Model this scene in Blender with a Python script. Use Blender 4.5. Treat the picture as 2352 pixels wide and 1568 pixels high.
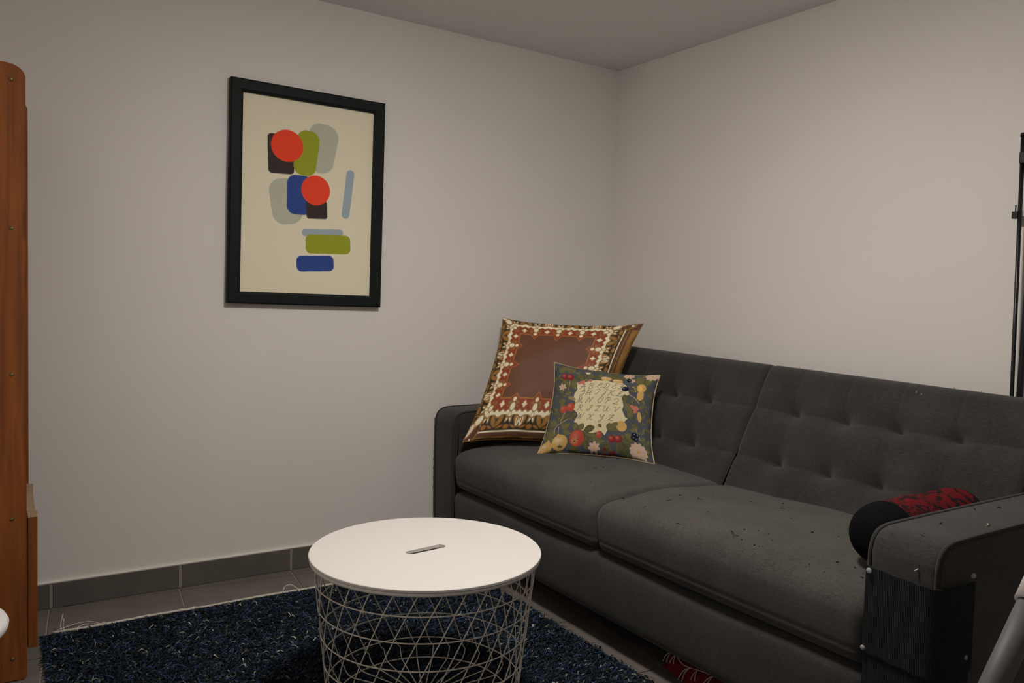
import bpy, bmesh, math, random
import numpy as np
from mathutils import Vector, Matrix

for o in list(bpy.data.objects):
    bpy.data.objects.remove(o, do_unlink=True)
scene = bpy.context.scene
col = scene.collection
rnd = random.Random(7)
rng = np.random.default_rng(11)

# ------------------------------------------------------------------ camera
CAM = Vector((-2.5432, -3.0546, 1.0812))
RIGHT = Vector((0.8414083, -0.53967604, 0.02796149))
UP = Vector((0.00343281, 0.05707894, 0.99836377))
FWD = Vector((0.54038901, 0.83993557, -0.04987929))
cd = bpy.data.cameras.new('camera')
cam = bpy.data.objects.new('camera', cd)
col.objects.link(cam)
m = Matrix.Identity(4)
for i in range(3):
    m[i][0] = RIGHT[i]; m[i][1] = UP[i]; m[i][2] = -FWD[i]; m[i][3] = CAM[i]
cam.matrix_world = m
cd.sensor_width = 36.0
cd.lens = 1817.5 / 2352 * 36.0
cd.clip_start = 0.02
scene.camera = cam

# ------------------------------------------------------------------ world, light level, exposure
world = bpy.data.worlds.new('world')
scene.world = world
world.use_nodes = True
world.node_tree.nodes['Background'].inputs[0].default_value = (0.0, 0.0, 0.0, 1)
world.node_tree.nodes['Background'].inputs[1].default_value = 0.0
LAMP_POS = (-1.42, -1.62)
LAMP_STRENGTH = 106.0
LAMP_COLOR = (1.0, 0.935, 0.87)
vs = scene.view_settings
vs.view_transform = 'Standard'
vs.look = 'None'
vs.exposure = 0.0
vs.gamma = 1.0
vs.use_curve_mapping = False

# ------------------------------------------------------------------ helpers
def lin(r, g, b, gain=1.0):
    out = []
    for c in (r, g, b):
        c = c / 255.0
        c = c / 12.92 if c <= 0.04045 else ((c + 0.055) / 1.055) ** 2.4
        out.append(min(c * gain, 0.95))
    return tuple(out)

def tag(o, label=None, cat=None, group=None, kind=None):
    if label: o['label'] = label
    if cat: o['category'] = cat
    if group: o['group'] = group
    if kind: o['kind'] = kind
    return o

def link(name, me, mat=None, parent=None):
    o = bpy.data.objects.new(name, me)
    col.objects.link(o)
    if mat is not None:
        me.materials.append(mat)
    if parent is not None:
        o.parent = parent
    return o

def empty(name, loc=(0, 0, 0), rotz=0.0):
    o = bpy.data.objects.new(name, None)
    o.empty_display_size = 0.05
    col.objects.link(o)
    o.location = loc
    o.rotation_euler = (0, 0, rotz)
    return o

def np_mesh(name, V, F, smooth=True, colors=None):
    """V (n,3) array, F (m,k) array with k 3 or 4"""
    V = np.asarray(V, dtype=np.float32); F = np.asarray(F, dtype=np.int32)
    me = bpy.data.meshes.new(name)
    k = F.shape[1]
    me.vertices.add(len(V)); me.vertices.foreach_set('co', V.ravel())
    me.loops.add(F.size); me.loops.foreach_set('vertex_index', F.ravel())
    me.polygons.add(len(F))
    me.polygons.foreach_set('loop_start', np.arange(0, F.size, k, dtype=np.int32))
    me.polygons.foreach_set('loop_total', np.full(len(F), k, dtype=np.int32))
    me.polygons.foreach_set('use_smooth', np.full(len(F), smooth, dtype=bool))
    me.update(calc_edges=True)
    me.validate()
    if colors is not None:
        a = me.color_attributes.new('print', 'FLOAT_COLOR', 'POINT')
        c4 = np.ones((len(V), 4), dtype=np.float32); c4[:, :3] = colors
        a.data.foreach_set('color', c4.ravel())
    return me

def poly_mesh(name, V, F, smooth=False):
    me = bpy.data.meshes.new(name)
    me.from_pydata([tuple(v) for v in V], [], [tuple(f) for f in F])
    for p in me.polygons: p.use_smooth = smooth
    me.update()
    return me

def bm_mesh(name, bm, smooth=False):
    bmesh.ops.recalc_face_normals(bm, faces=bm.faces)
    me = bpy.data.meshes.new(name)
    bm.to_mesh(me); bm.free()
    for p in me.polygons: p.use_smooth = smooth
    return me

def box_bm(x0, x1, y0, y1, z0, z1, bevel=0.0, seg=2, bm=None):
    bm2 = bmesh.new()
    bmesh.ops.create_cube(bm2, size=1.0)
    for v in bm2.verts:
        v.co = Vector(((x0 + x1) / 2 + v.co.x * (x1 - x0), (y0 + y1) / 2 + v.co.y * (y1 - y0), (z0 + z1) / 2 + v.co.z * (z1 - z0)))
    if bevel > 0:
        bmesh.ops.bevel(bm2, geom=list(bm2.edges), offset=bevel, segments=seg, affect='EDGES', profile=0.6)
    return bm2

def box(name, x0, x1, y0, y1, z0, z1, mat, parent=None, bevel=0.0, seg=2):
    return link(name, bm_mesh(name, box_bm(x0, x1, y0, y1, z0, z1, bevel, seg)), mat, parent)

def tube_arrays(pts, r, n=8, closed=False, cap=True):
    P = np.asarray(pts, float); N = len(P)
    r = np.full(N, float(r)) if np.isscalar(r) else np.asarray(r, float)
    if closed:
        T = np.roll(P, -1, 0) - np.roll(P, 1, 0)
    else:
        T = np.gradient(P, axis=0)
    T /= np.linalg.norm(T, axis=1)[:, None] + 1e-12
    ref = np.array([0, 0, 1.0]) if abs(T[0][2]) < 0.9 else np.array([1.0, 0, 0])
    A = np.zeros_like(P); u = np.cross(T[0], ref); u /= np.linalg.norm(u); A[0] = u
    for i in range(1, N):
        u = A[i - 1] - T[i] * (A[i - 1] @ T[i]); u /= np.linalg.norm(u) + 1e-12; A[i] = u
    B = np.cross(T, A)
    ang = np.linspace(0, 2 * np.pi, n, endpoint=False)
    V = (P[:, None, :] + r[:, None, None] * (np.cos(ang)[None, :, None] * A[:, None, :] + np.sin(ang)[None, :, None] * B[:, None, :])).reshape(-1, 3)
    F = []
    M = N if closed else N - 1
    for i in range(M):
        j = (i + 1) % N
        for k in range(n):
            k2 = (k + 1) % n
            F.append((i * n + k, i * n + k2, j * n + k2, j * n + k))
    V = list(map(tuple, V))
    if cap and not closed:
        for i, rev in ((0, True), (N - 1, False)):
            V.append(tuple(P[i])); c = len(V) - 1
            for k in range(n):
                k2 = (k + 1) % n
                a, b = i * n + k, i * n + k2
                F.append((c, b, a, a) if rev else (c, a, b, b))
    return V, F

def tubes_mesh(name, lst, smooth=True):
    V, F = [], []
    for (pts, r, n, closed) in lst:
        v, f = tube_arrays(pts, r, n, closed)
        o = len(V); V += v
        for q in f:
            q = tuple(i + o for i in q)
            F.append(q[:3] if q[2] == q[3] else q)
    return poly_mesh(name, V, F, smooth)

def tube(name, pts, r, mat, parent=None, n=8, closed=False):
    return link(name, tubes_mesh(name, [(pts, r, n, closed)]), mat, parent)

def catmull(pts, per=8, closed=False):
    P = np.asarray(pts, float); n = len(P); out = []
    rngi = range(n if closed else n - 1)
    for i in rngi:
        if closed:
            p0, p1, p2, p3 = P[(i - 1) % n], P[i], P[(i + 1) % n], P[(i + 2) % n]
        else:
            p0, p1, p2, p3 = P[max(i - 1, 0)], P[i], P[i + 1], P[min(i + 2, n - 1)]
        for k in range(per):
            t = k / per
            out.append(0.5 * ((2 * p1) + (-p0 + p2) * t + (2 * p0 - 5 * p1 + 4 * p2 - p3) * t * t + (-p0 + 3 * p1 - 3 * p2 + p3) * t ** 3))
    if not closed: out.append(P[-1])
    return np.array(out)

def lathe(name, prof, mat, parent=None, n=48, loc=(0, 0, 0)):
    prof = np.asarray(prof, float); K = len(prof)
    a = np.linspace(0, 2 * np.pi, n, endpoint=False)
    V = [(loc[0] + r * math.cos(t), loc[1] + r * math.sin(t), loc[2] + z) for t in a for (r, z) in prof]
    F = []
    for i in range(n):
        j = (i + 1) % n
        for k in range(K - 1):
            F.append((i * K + k, j * K + k, j * K + k + 1, i * K + k + 1))
    bm = bmesh.new()
    vs_ = [bm.verts.new(v) for v in V]
    for f in F:
        try: bm.faces.new([vs_[q] for q in f])
        except ValueError: pass
    bmesh.ops.remove_doubles(bm, verts=bm.verts, dist=1e-6)
    return link(name, bm_mesh(name, bm, True), mat, parent)

def loft_y(name, prof, ys, inset, disp=None, closed_prof=True):
    """loft a closed (x,z) profile along y; inset[j] shrinks the ring along its normals; disp(j,y,P)->P"""
    prof = np.asarray(prof, float); K = len(prof)
    d = np.roll(prof, -1, 0) - np.roll(prof, 1, 0)
    nrm = np.stack([d[:, 1], -d[:, 0]], 1); nrm /= np.linalg.norm(nrm, axis=1)[:, None] + 1e-12
    area = 0.5 * np.sum(prof[:, 0] * np.roll(prof[:, 1], -1) - np.roll(prof[:, 0], -1) * prof[:, 1])
    if area < 0: nrm = -nrm
    V = []
    for j, (y, e) in enumerate(zip(ys, inset)):
        P = prof - nrm * e
        if disp is not None: P = disp(y, P, nrm)
        V.append(np.stack([P[:, 0], np.full(K, y), P[:, 1]], 1))
    J = len(ys)
    V = np.concatenate(V)
    F = []
    for j in range(J - 1):
        for k in range(K):
            k2 = (k + 1) % K
            F.append((j * K + k, j * K + k2, (j + 1) * K + k2, (j + 1) * K + k))
    F.append(tuple(range(K))); F.append(tuple(range((J - 1) * K, J * K))[::-1])
    bm = bmesh.new()
    vv = [bm.verts.new(tuple(v)) for v in V]
    for f in F: bm.faces.new([vv[i] for i in f])
    return bm_mesh(name, bm, True)

def round_stations(y0, y1, r, n_in, n_round=7):
    """stations between y0<y1 with quarter round ends; returns ys, inset"""
    ys, e = [], []
    for k in range(n_round):
        a = k / n_round * math.pi / 2
        ys.append(y0 + r * (1 - math.cos(a))); e.append(r * (1 - math.sin(a)))
    for t in np.linspace(y0 + r, y1 - r, n_in):
        ys.append(t); e.append(0.0)
    for k in reversed(range(n_round)):
        a = k / n_round * math.pi / 2
        ys.append(y1 - r * (1 - math.cos(a))); e.append(r * (1 - math.sin(a)))
    return ys, e

# ------------------------------------------------------------------ materials
def mat_new(name):
    mt = bpy.data.materials.new(name); mt.use_nodes = True
    nt = mt.node_tree; b = nt.nodes['Principled BSDF']
    return mt, nt, b

def N(nt, t, **kw):
    n = nt.nodes.new(t)
    for k, v in kw.items(): setattr(n, k, v)
    return n

def simple(name, c, rough=0.6, metal=0.0, spec=0.3, var=0.0, scale=30, bump=0.0, bscale=200, stretch=(1, 1, 1)):
    mt, nt, b = mat_new(name)
    b.inputs['Roughness'].default_value = rough
    b.inputs['Metallic'].default_value = metal
    b.inputs['Specular IOR Level'].default_value = spec
    tc = N(nt, 'ShaderNodeTexCoord'); mp = N(nt, 'ShaderNodeMapping')
    nt.links.new(tc.outputs['Object'], mp.inputs['Vector'])
    mp.inputs['Scale'].default_value = stretch
    nz = N(nt, 'ShaderNodeTexNoise'); nz.inputs['Scale'].default_value = scale; nz.inputs['Detail'].default_value = 4
    nt.links.new(mp.outputs['Vector'], nz.inputs['Vector'])
    mr = N(nt, 'ShaderNodeMapRange')
    mr.inputs['From Min'].default_value = 0.3; mr.inputs['From Max'].default_value = 0.7
    mr.inputs['To Min'].default_value = 1 - var; mr.inputs['To Max'].default_value = 1 + var
    nt.links.new(nz.outputs['Fac'], mr.inputs['Value'])
    mx = N(nt, 'ShaderNodeVectorMath', operation='SCALE')
    mx.inputs[0].default_value = c[:3]
    nt.links.new(mr.outputs['Result'], mx.inputs['Scale'])
    nt.links.new(mx.outputs['Vector'], b.inputs['Base Color'])
    if bump > 0:
        n2 = N(nt, 'ShaderNodeTexNoise'); n2.inputs['Scale'].default_value = bscale; n2.inputs['Detail'].default_value = 3
        nt.links.new(mp.outputs['Vector'], n2.inputs['Vector'])
        bp = N(nt, 'ShaderNodeBump'); bp.inputs['Strength'].default_value = bump; bp.inputs['Distance'].default_value = 0.002
        nt.links.new(n2.outputs['Fac'], bp.inputs['Height'])
        nt.links.new(bp.outputs['Normal'], b.inputs['Normal'])
    return mt

def fabric(name, c, scale=1.0, var=0.35, rough=0.95, sheen=0.15):
    """heathered weave: streaky noise along two thread directions"""
    mt, nt, b = mat_new(name)
    b.inputs['Roughness'].default_value = rough
    b.inputs['Specular IOR Level'].default_value = 0.1
    b.inputs['Sheen Weight'].default_value = sheen
    b.inputs['Sheen Roughness'].default_value = 0.6
    tc = N(nt, 'ShaderNodeTexCoord')
    facs = []
    for st in ((90 * scale, 900 * scale, 900 * scale), (900 * scale, 90 * scale, 900 * scale), (7, 7, 7)):
        mp = N(nt, 'ShaderNodeMapping'); mp.inputs['Scale'].default_value = st
        nt.links.new(tc.outputs['Object'], mp.inputs['Vector'])
        nz = N(nt, 'ShaderNodeTexNoise'); nz.inputs['Scale'].default_value = 1.0; nz.inputs['Detail'].default_value = 2
        nt.links.new(mp.outputs['Vector'], nz.inputs['Vector'])
        facs.append(nz.outputs['Fac'])
    a1 = N(nt, 'ShaderNodeMath', operation='ADD'); nt.links.new(facs[0], a1.inputs[0]); nt.links.new(facs[1], a1.inputs[1])
    a2 = N(nt, 'ShaderNodeMath', operation='MULTIPLY_ADD'); nt.links.new(facs[2], a2.inputs[0]); a2.inputs[1].default_value = 0.5
    nt.links.new(a1.outputs[0], a2.inputs[2])
    mr = N(nt, 'ShaderNodeMapRange')
    mr.inputs['From Min'].default_value = 0.95; mr.inputs['From Max'].default_value = 1.55
    mr.inputs['To Min'].default_value = 1 - var; mr.inputs['To Max'].default_value = 1 + var
    nt.links.new(a2.outputs[0], mr.inputs['Value'])
    mx = N(nt, 'ShaderNodeVectorMath', operation='SCALE'); mx.inputs[0].default_value = c[:3]
    nt.links.new(mr.outputs['Result'], mx.inputs['Scale'])
    nt.links.new(mx.outputs['Vector'], b.inputs['Base Color'])
    bp = N(nt, 'ShaderNodeBump'); bp.inputs['Strength'].default_value = 0.25; bp.inputs['Distance'].default_value = 0.001
    nt.links.new(a1.outputs[0], bp.inputs['Height']); nt.links.new(bp.outputs['Normal'], b.inputs['Normal'])
    return mt

def printed(name, rough=0.7, sheen=0.0, spec=0.3, weave=0.0):
    mt, nt, b = mat_new(name)
    b.inputs['Roughness'].default_value = rough
    b.inputs['Specular IOR Level'].default_value = spec
    b.inputs['Sheen Weight'].default_value = sheen
    at = N(nt, 'ShaderNodeVertexColor'); at.layer_name = 'print'
    nt.links.new(at.outputs['Color'], b.inputs['Base Color'])
    if weave > 0:
        tc = N(nt, 'ShaderNodeTexCoord')
        nz = N(nt, 'ShaderNodeTexNoise'); nz.inputs['Scale'].default_value = 500
        nt.links.new(tc.outputs['Object'], nz.inputs['Vector'])
        bp = N(nt, 'ShaderNodeBump'); bp.inputs['Strength'].default_value = weave; bp.inputs['Distance'].default_value = 0.001
        nt.links.new(nz.outputs['Fac'], bp.inputs['Height']); nt.links.new(bp.outputs['Normal'], b.inputs['Normal'])
    return mt

def wood(name, c0, c1, rough=0.45):
    mt, nt, b = mat_new(name)
    b.inputs['Roughness'].default_value = rough
    tc = N(nt, 'ShaderNodeTexCoord'); mp = N(nt, 'ShaderNodeMapping'); mp.inputs['Scale'].default_value = (40, 40, 2.2)
    nt.links.new(tc.outputs['Object'], mp.inputs['Vector'])
    nz = N(nt, 'ShaderNodeTexNoise'); nz.inputs['Scale'].default_value = 1.6; nz.inputs['Detail'].default_value = 5; nz.inputs['Distortion'].default_value = 0.6
    nt.links.new(mp.outputs['Vector'], nz.inputs['Vector'])
    cr = N(nt, 'ShaderNodeValToRGB'); cr.color_ramp.elements[0].position = 0.3; cr.color_ramp.elements[1].position = 0.72
    cr.color_ramp.elements[0].color = (*c0, 1); cr.color_ramp.elements[1].color = (*c1, 1)
    nt.links.new(nz.outputs['Fac'], cr.inputs['Fac'])
    # a few dark knots
    mp2 = N(nt, 'ShaderNodeMapping'); mp2.inputs['Scale'].default_value = (6, 6, 1.6)
    nt.links.new(tc.outputs['Object'], mp2.inputs['Vector'])
    vo = N(nt, 'ShaderNodeTexVoronoi'); vo.inputs['Scale'].default_value = 1.0
    nt.links.new(mp2.outputs['Vector'], vo.inputs['Vector'])
    mr = N(nt, 'ShaderNodeMapRange'); mr.inputs['From Min'].default_value = 0.04; mr.inputs['From Max'].default_value = 0.12
    mr.inputs['To Min'].default_value = 0.35; mr.inputs['To Max'].default_value = 1.0
    nt.links.new(vo.outputs['Distance'], mr.inputs['Value'])
    mx = N(nt, 'ShaderNodeVectorMath', operation='SCALE')
    nt.links.new(cr.outputs['Color'], mx.inputs[0]); nt.links.new(mr.outputs['Result'], mx.inputs['Scale'])
    nt.links.new(mx.outputs['Vector'], b.inputs['Base Color'])
    return mt

M = {}
M['wall'] = simple('wall_paint', (0.805, 0.772, 0.735), 0.75, spec=0.2, var=0.012, scale=3, bump=0.05, bscale=90)
M['ceiling'] = simple('ceiling_paint', (0.80, 0.785, 0.775), 0.9, spec=0.1, var=0.01, scale=2)
M['tile'] = simple('floor_tile', (0.150, 0.132, 0.118), 0.5, spec=0.35, var=0.10, scale=9, bump=0.04, bscale=120)
M['base_tile'] = simple('skirting_tile', (0.120, 0.110, 0.096), 0.5, spec=0.3, var=0.10, scale=9, bump=0.04, bscale=120)
M['grout'] = simple('grout', (0.30, 0.27, 0.235), 0.95, spec=0.1, var=0.08, scale=60)
M['caulk'] = simple('white_caulk', (0.82, 0.79, 0.74), 0.7, spec=0.2, var=0.03, scale=40)
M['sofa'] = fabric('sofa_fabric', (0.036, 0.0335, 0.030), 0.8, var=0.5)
M['sofa_seat'] = fabric('sofa_fabric_lighter', (0.058, 0.0535, 0.0475), 0.8, var=0.5)  # lighter tone of the same weave, used on the seat cushions only
M['sofa_pipe'] = fabric('sofa_piping', (0.032, 0.030, 0.027), var=0.3)
M['black'] = simple('black_plastic', (0.012, 0.012, 0.012), 0.5)
M['patch'] = None
M['white_lacquer'] = simple('white_lacquer', (0.84, 0.81, 0.77), 0.42, spec=0.4, var=0.008, scale=4)
M['wire'] = simple('cream_wire', (0.88, 0.83, 0.73), 0.45, spec=0.4, var=0.03, scale=20)
M['frame'] = simple('black_green_frame', (0.0065, 0.010, 0.009), 0.6, spec=0.2, var=0.25, scale=40)
M['wood'] = wood('stained_pine', lin(120, 64, 22, 0.9), lin(158, 90, 34, 0.9))
M['wood_pale'] = simple('pale_wood', lin(165, 140, 110), 0.8, var=0.15, scale=40, stretch=(1, 1, 8))
M['brass'] = simple('brass_screw', lin(120, 115, 75), 0.4, metal=0.7)
M['dark_metal'] = simple('black_metal', (0.010, 0.011, 0.013), 0.35, spec=0.5)
M['grey_tube'] = simple('grey_tube', (0.11, 0.11, 0.117), 0.55, metal=0.0, spec=0.3)
M['white_plastic'] = simple('white_plastic', (0.80, 0.78, 0.76), 0.4, spec=0.45)
M['cream_cord'] = simple('cream_cord', (0.62, 0.58, 0.51), 0.9, var=0.2, scale=200)
M['lint'] = simple('dark_lint', (0.010, 0.009, 0.008), 0.9)
M['pale_fluff'] = simple('pale_fluff', (0.4, 0.38, 0.33), 0.9)
M['red_wool'] = simple('red_wool', (0.16, 0.012, 0.010), 0.95, var=0.3, scale=60, bump=0.3, bscale=400)
M['rug_base'] = simple('rug_backing', (0.012, 0.018, 0.030), 1.0, var=0.3, scale=60)
M['rug_pile'] = printed('rug_pile', 0.85, spec=0.15)
M['print'] = printed('poster_print', 0.75, spec=0.2)
M['satin'] = printed('satin_print', 0.55, sheen=0.0, spec=0.28, weave=0.05)
M['tapestry'] = printed('tapestry_weave', 0.95, spec=0.05, weave=0.5)
M['clear'] = None

def ribbed():
    mt, nt, b = mat_new('navy_ribbed_carpet')
    b.inputs['Roughness'].default_value = 0.95; b.inputs['Specular IOR Level'].default_value = 0.1
    tc = N(nt, 'ShaderNodeTexCoord'); mp = N(nt, 'ShaderNodeMapping'); mp.inputs['Scale'].default_value = (1, -1, 0.03)
    nt.links.new(tc.outputs['Object'], mp.inputs['Vector'])
    wv = N(nt, 'ShaderNodeTexWave', wave_type='BANDS', bands_direction='DIAGONAL'); wv.inputs['Scale'].default_value = 170; wv.inputs['Distortion'].default_value = 0.6
    nt.links.new(mp.outputs['Vector'], wv.inputs['Vector'])
    nz = N(nt, 'ShaderNodeTexNoise'); nz.inputs['Scale'].default_value = 350
    nt.links.new(tc.outputs['Object'], nz.inputs['Vector'])
    ad = N(nt, 'ShaderNodeMath', operation='ADD'); nt.links.new(wv.outputs['Fac'], ad.inputs[0]); nt.links.new(nz.outputs['Fac'], ad.inputs[1])
    cr = N(nt, 'ShaderNodeValToRGB')
    cr.color_ramp.elements[0].position = 0.4; cr.color_ramp.elements[0].color = (0.011, 0.013, 0.017, 1)
    cr.color_ramp.elements[1].position = 1.0; cr.color_ramp.elements[1].color = (0.040, 0.044, 0.050, 1)
    hl = N(nt, 'ShaderNodeMath', operation='MULTIPLY'); hl.inputs[1].default_value = 0.6
    nt.links.new(ad.outputs[0], hl.inputs[0])
    nt.links.new(hl.outputs[0], cr.inputs['Fac']); nt.links.new(cr.outputs['Color'], b.inputs['Base Color'])
    bp = N(nt, 'ShaderNodeBump'); bp.inputs['Strength'].default_value = 0.5; bp.inputs['Distance'].default_value = 0.002
    nt.links.new(ad.outputs[0], bp.inputs['Height']); nt.links.new(bp.outputs['Normal'], b.inputs['Normal'])
    return mt
M['patch'] = ribbed()

def damask():
    mt, nt, b = mat_new('red_black_damask')
    b.inputs['Roughness'].default_value = 0.8; b.inputs['Specular IOR Level'].default_value = 0.1
    tc = N(nt, 'ShaderNodeTexCoord')
    nz = N(nt, 'ShaderNodeTexNoise'); nz.inputs['Scale'].default_value = 13; nz.inputs['Detail'].default_value = 1.5; nz.inputs['Distortion'].default_value = 2.2
    nt.links.new(tc.outputs['Object'], nz.inputs['Vector'])
    sb = N(nt, 'ShaderNodeMath', operation='MULTIPLY'); sb.inputs[1].default_value = 26.0
    nt.links.new(nz.outputs['Fac'], sb.inputs[0])
    sn = N(nt, 'ShaderNodeMath', operation='SINE'); nt.links.new(sb.outputs[0], sn.inputs[0])
    cr = N(nt, 'ShaderNodeValToRGB'); cr.color_ramp.interpolation = 'LINEAR'
    cr.color_ramp.elements[0].position = 0.30; cr.color_ramp.elements[0].color = (0.012, 0.010, 0.010, 1)
    cr.color_ramp.elements[1].position = 0.40; cr.color_ramp.elements[1].color = (0.120, 0.007, 0.010, 1)
    ad = N(nt, 'ShaderNodeMath', operation='MULTIPLY_ADD'); ad.inputs[1].default_value = 0.5; ad.inputs[2].default_value = 0.5
    nt.links.new(sn.outputs[0], ad.inputs[0]); nt.links.new(ad.outputs[0], cr.inputs['Fac'])
    nt.links.new(cr.outputs['Color'], b.inputs['Base Color'])
    return mt
M['damask'] = damask()
M['black_cloth'] = simple('black_cloth', (0.006, 0.006, 0.007), 0.95, spec=0.05, var=0.3, scale=300)

def clear_plastic():
    mt, nt, b = mat_new('clear_plastic')
    b.inputs['Base Color'].default_value = (0.75, 0.75, 0.75, 1)
    b.inputs['Roughness'].default_value = 0.12
    b.inputs['Transmission Weight'].default_value = 0.6
    return mt
M['clear'] = clear_plastic()

def emissive(name, c, s):
    mt, nt, b = mat_new(name)
    b.inputs['Base Color'].default_value = (0.8, 0.8, 0.8, 1)
    b.inputs['Emission Color'].default_value = (*c, 1)
    b.inputs['Emission Strength'].default_value = s
    return mt
M['lamp'] = emissive('lamp_diffuser', LAMP_COLOR, LAMP_STRENGTH)

# ------------------------------------------------------------------ room shell
H = 2.2258
XL, YF = -2.86, -4.7                 # left and front walls (outside the picture)
SK = -0.0416                          # the right wall is not quite square to the back wall
def xr(y): return SK * y
T = 0.1
def prism(name, poly, z0, z1, mat, parent=None, kind='structure'):
    n = len(poly)
    V = [(x, y, z0) for x, y in poly] + [(x, y, z1) for x, y in poly]
    F = [tuple(range(n))[::-1], tuple(range(n, 2 * n))] + [(i, (i + 1) % n, n + (i + 1) % n, n + i) for i in range(n)]
    bm = bmesh.new(); vv = [bm.verts.new(v) for v in V]
    for f in F: bm.faces.new([vv[i] for i in f])
    o = link(name, bm_mesh(name, bm), mat, parent)
    if kind and parent is None: o['kind'] = kind
    return o
ROOM = [(XL, YF), (xr(YF), YF), (0, 0), (XL, 0)]
floor = prism('floor', ROOM, -0.06, -0.003, M['grout'])
floor['label'] = 'grey square floor tiles with pale grout lines'
ceil = prism('ceiling', [(XL - T, YF - T), (xr(YF) + T, YF - T), (T, T), (XL - T, T)], H, H + 0.1, M['ceiling'])
wall_back = prism('wall_back', [(XL - T, 0), (T, 0), (T, T), (XL - T, T)], -0.06, H, M['wall'])
wall_right = prism('wall_right', [(0, 0), (xr(YF), YF), (xr(YF) + T, YF), (T, 0)], -0.06, H, M['wall'])
wall_left = prism('wall_left', [(XL - T, YF), (XL, YF), (XL, 0), (XL - T, 0)], -0.06, H, M['wall'])
wall_front = prism('wall_front', [(XL - T, YF - T), (xr(YF) + T, YF - T), (xr(YF) + T, YF), (XL - T, YF)], -0.06, H, M['wall'])

# floor tiles: laid a few degrees off the walls, each one a piece of its own
TD, TX0, TY0, TS = 0.4095, -2.4102, -0.9527, 0.081
GW = 0.0055
ax_x = Vector((1, -TS)).normalized(); ax_y = Vector((TS, 1)).normalized()
org = Vector((TX0 + 4 * TD + TS * TY0, TY0))
def tile_at(i, j):
    c = []
    for a, b in ((0, 0), (1, 0), (1, 1), (0, 1)):
        u = (i + a) * TD + (GW / 2 if a == 0 else -GW / 2)
        v = (j + b) * TD + (GW / 2 if b == 0 else -GW / 2)
        c.append(org + ax_x * u + ax_y * v)
    return c
nt_ = 0
for i in range(-8, 4):
    for j in range(-12, 5):
        P = tile_at(i, j)
        bm = bmesh.new()
        vv = [bm.verts.new((p.x, p.y, 0.0)) for p in P]
        bm.faces.new(vv)
        for (pt, no) in (((XL + .001, 0, 0), (-1, 0, 0)), ((0, -0.001, 0), (0, 1, 0)), ((0, YF + .001, 0), (0, -1, 0)), ((-0.001, 0, 0), (1, -SK, 0))):
            g = list(bm.verts) + list(bm.edges) + list(bm.faces)
            if g: bmesh.ops.bisect_plane(bm, geom=g, plane_co=pt, plane_no=no, clear_outer=True)
        if not bm.faces:
            bm.free(); continue
        top = list(bm.faces)
        ex = bmesh.ops.extrude_face_region(bm, geom=top)
        for v in [q for q in ex['geom'] if isinstance(q, bmesh.types.BMVert)]: v.co.z = -0.004
        o = link('tile', bm_mesh('tile', bm), M['tile'], floor)
        nt_ += 1

# tiled skirting along the back wall (and the others, out of sight)
HB = 0.0843
bb = empty('baseboard_back', (0, 0, 0)); bb['kind'] = 'structure'
link('grout_bed', bm_mesh('g', box_bm(XL + .001, -0.0005, -0.007, -0.0002, 0.0, HB - 0.001)), M['grout'], bb)
for i in range(-2, 7):
    x0 = TX0 + i * TD + 0.005; x1 = TX0 + (i + 1) * TD - 0.005
    x0 = max(x0, XL + .001); x1 = min(x1, -0.001)
    if x1 - x0 > 0.01:
        link('tile', bm_mesh('t', box_bm(x0, x1, -0.0095, -0.0003, 0.001, HB, 0.0008, 1)), M['base_tile'], bb)
link('caulk_line', bm_mesh('c', box_bm(XL + .001, -0.0005, -0.0090, -0.0002, HB, HB + 0.007, 0.003, 2)), M['caulk'], bb)
br = empty('baseboard_right', (0, 0, 0)); br['kind'] = 'structure'
for i in range(11):
    ya, yb = -0.012 - i * TD, -0.012 - (i + 1) * TD + 0.01
    prism('tile', [(xr(ya) - .009, ya), (xr(yb) - .009, yb), (xr(yb) - .0004, yb), (xr(ya) - .0004, ya)], 0.001, HB, M['base_tile'], br)

# ------------------------------------------------------------------ ceiling lamp (above the picture)
lp = empty('ceiling_lamp', (LAMP_POS[0], LAMP_POS[1], H - 0.0005))
tag(lp, 'round flush white ceiling lamp lighting the room from above', 'lamp')
lathe('housing', [(0.0, 0.0), (0.175, 0.0), (0.175, -0.05), (0.165, -0.055), (0.160, -0.05), (0.160, -0.012), (0.0, -0.012)], M['white_plastic'], lp, 48)
lathe('diffuser', [(0.0, -0.0902)] + [(0.158 * math.sin(a), -0.042 - 0.048 * math.cos(a)) for a in np.linspace(0.12, math.pi / 2, 12)] + [(0.158, -0.030), (0.0, -0.030)], M['lamp'], lp, 48)

# ------------------------------------------------------------------ sofa
sofa = empty('sofa', (-0.5, -1.12, 0.0))
tag(sofa, 'dark grey fabric two-seat sofa bed with tufted back against the corner', 'sofa')
def part(name, me, mat, parent=None):
    """mesh built in world coordinates, parented under the sofa"""
    p = parent or sofa
    o = link(name, me, mat, p)
    base = Vector((0, 0, 0)); q = p
    while q is not None:
        base += Vector(q.location); q = q.parent
    me.transform(Matrix.Translation(-base))
    return o

YA0, YA1 = -0.013, -0.183            # far arm
YN0, YN1 = -2.058, -2.212            # near arm
YM = -1.122                          # split
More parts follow.
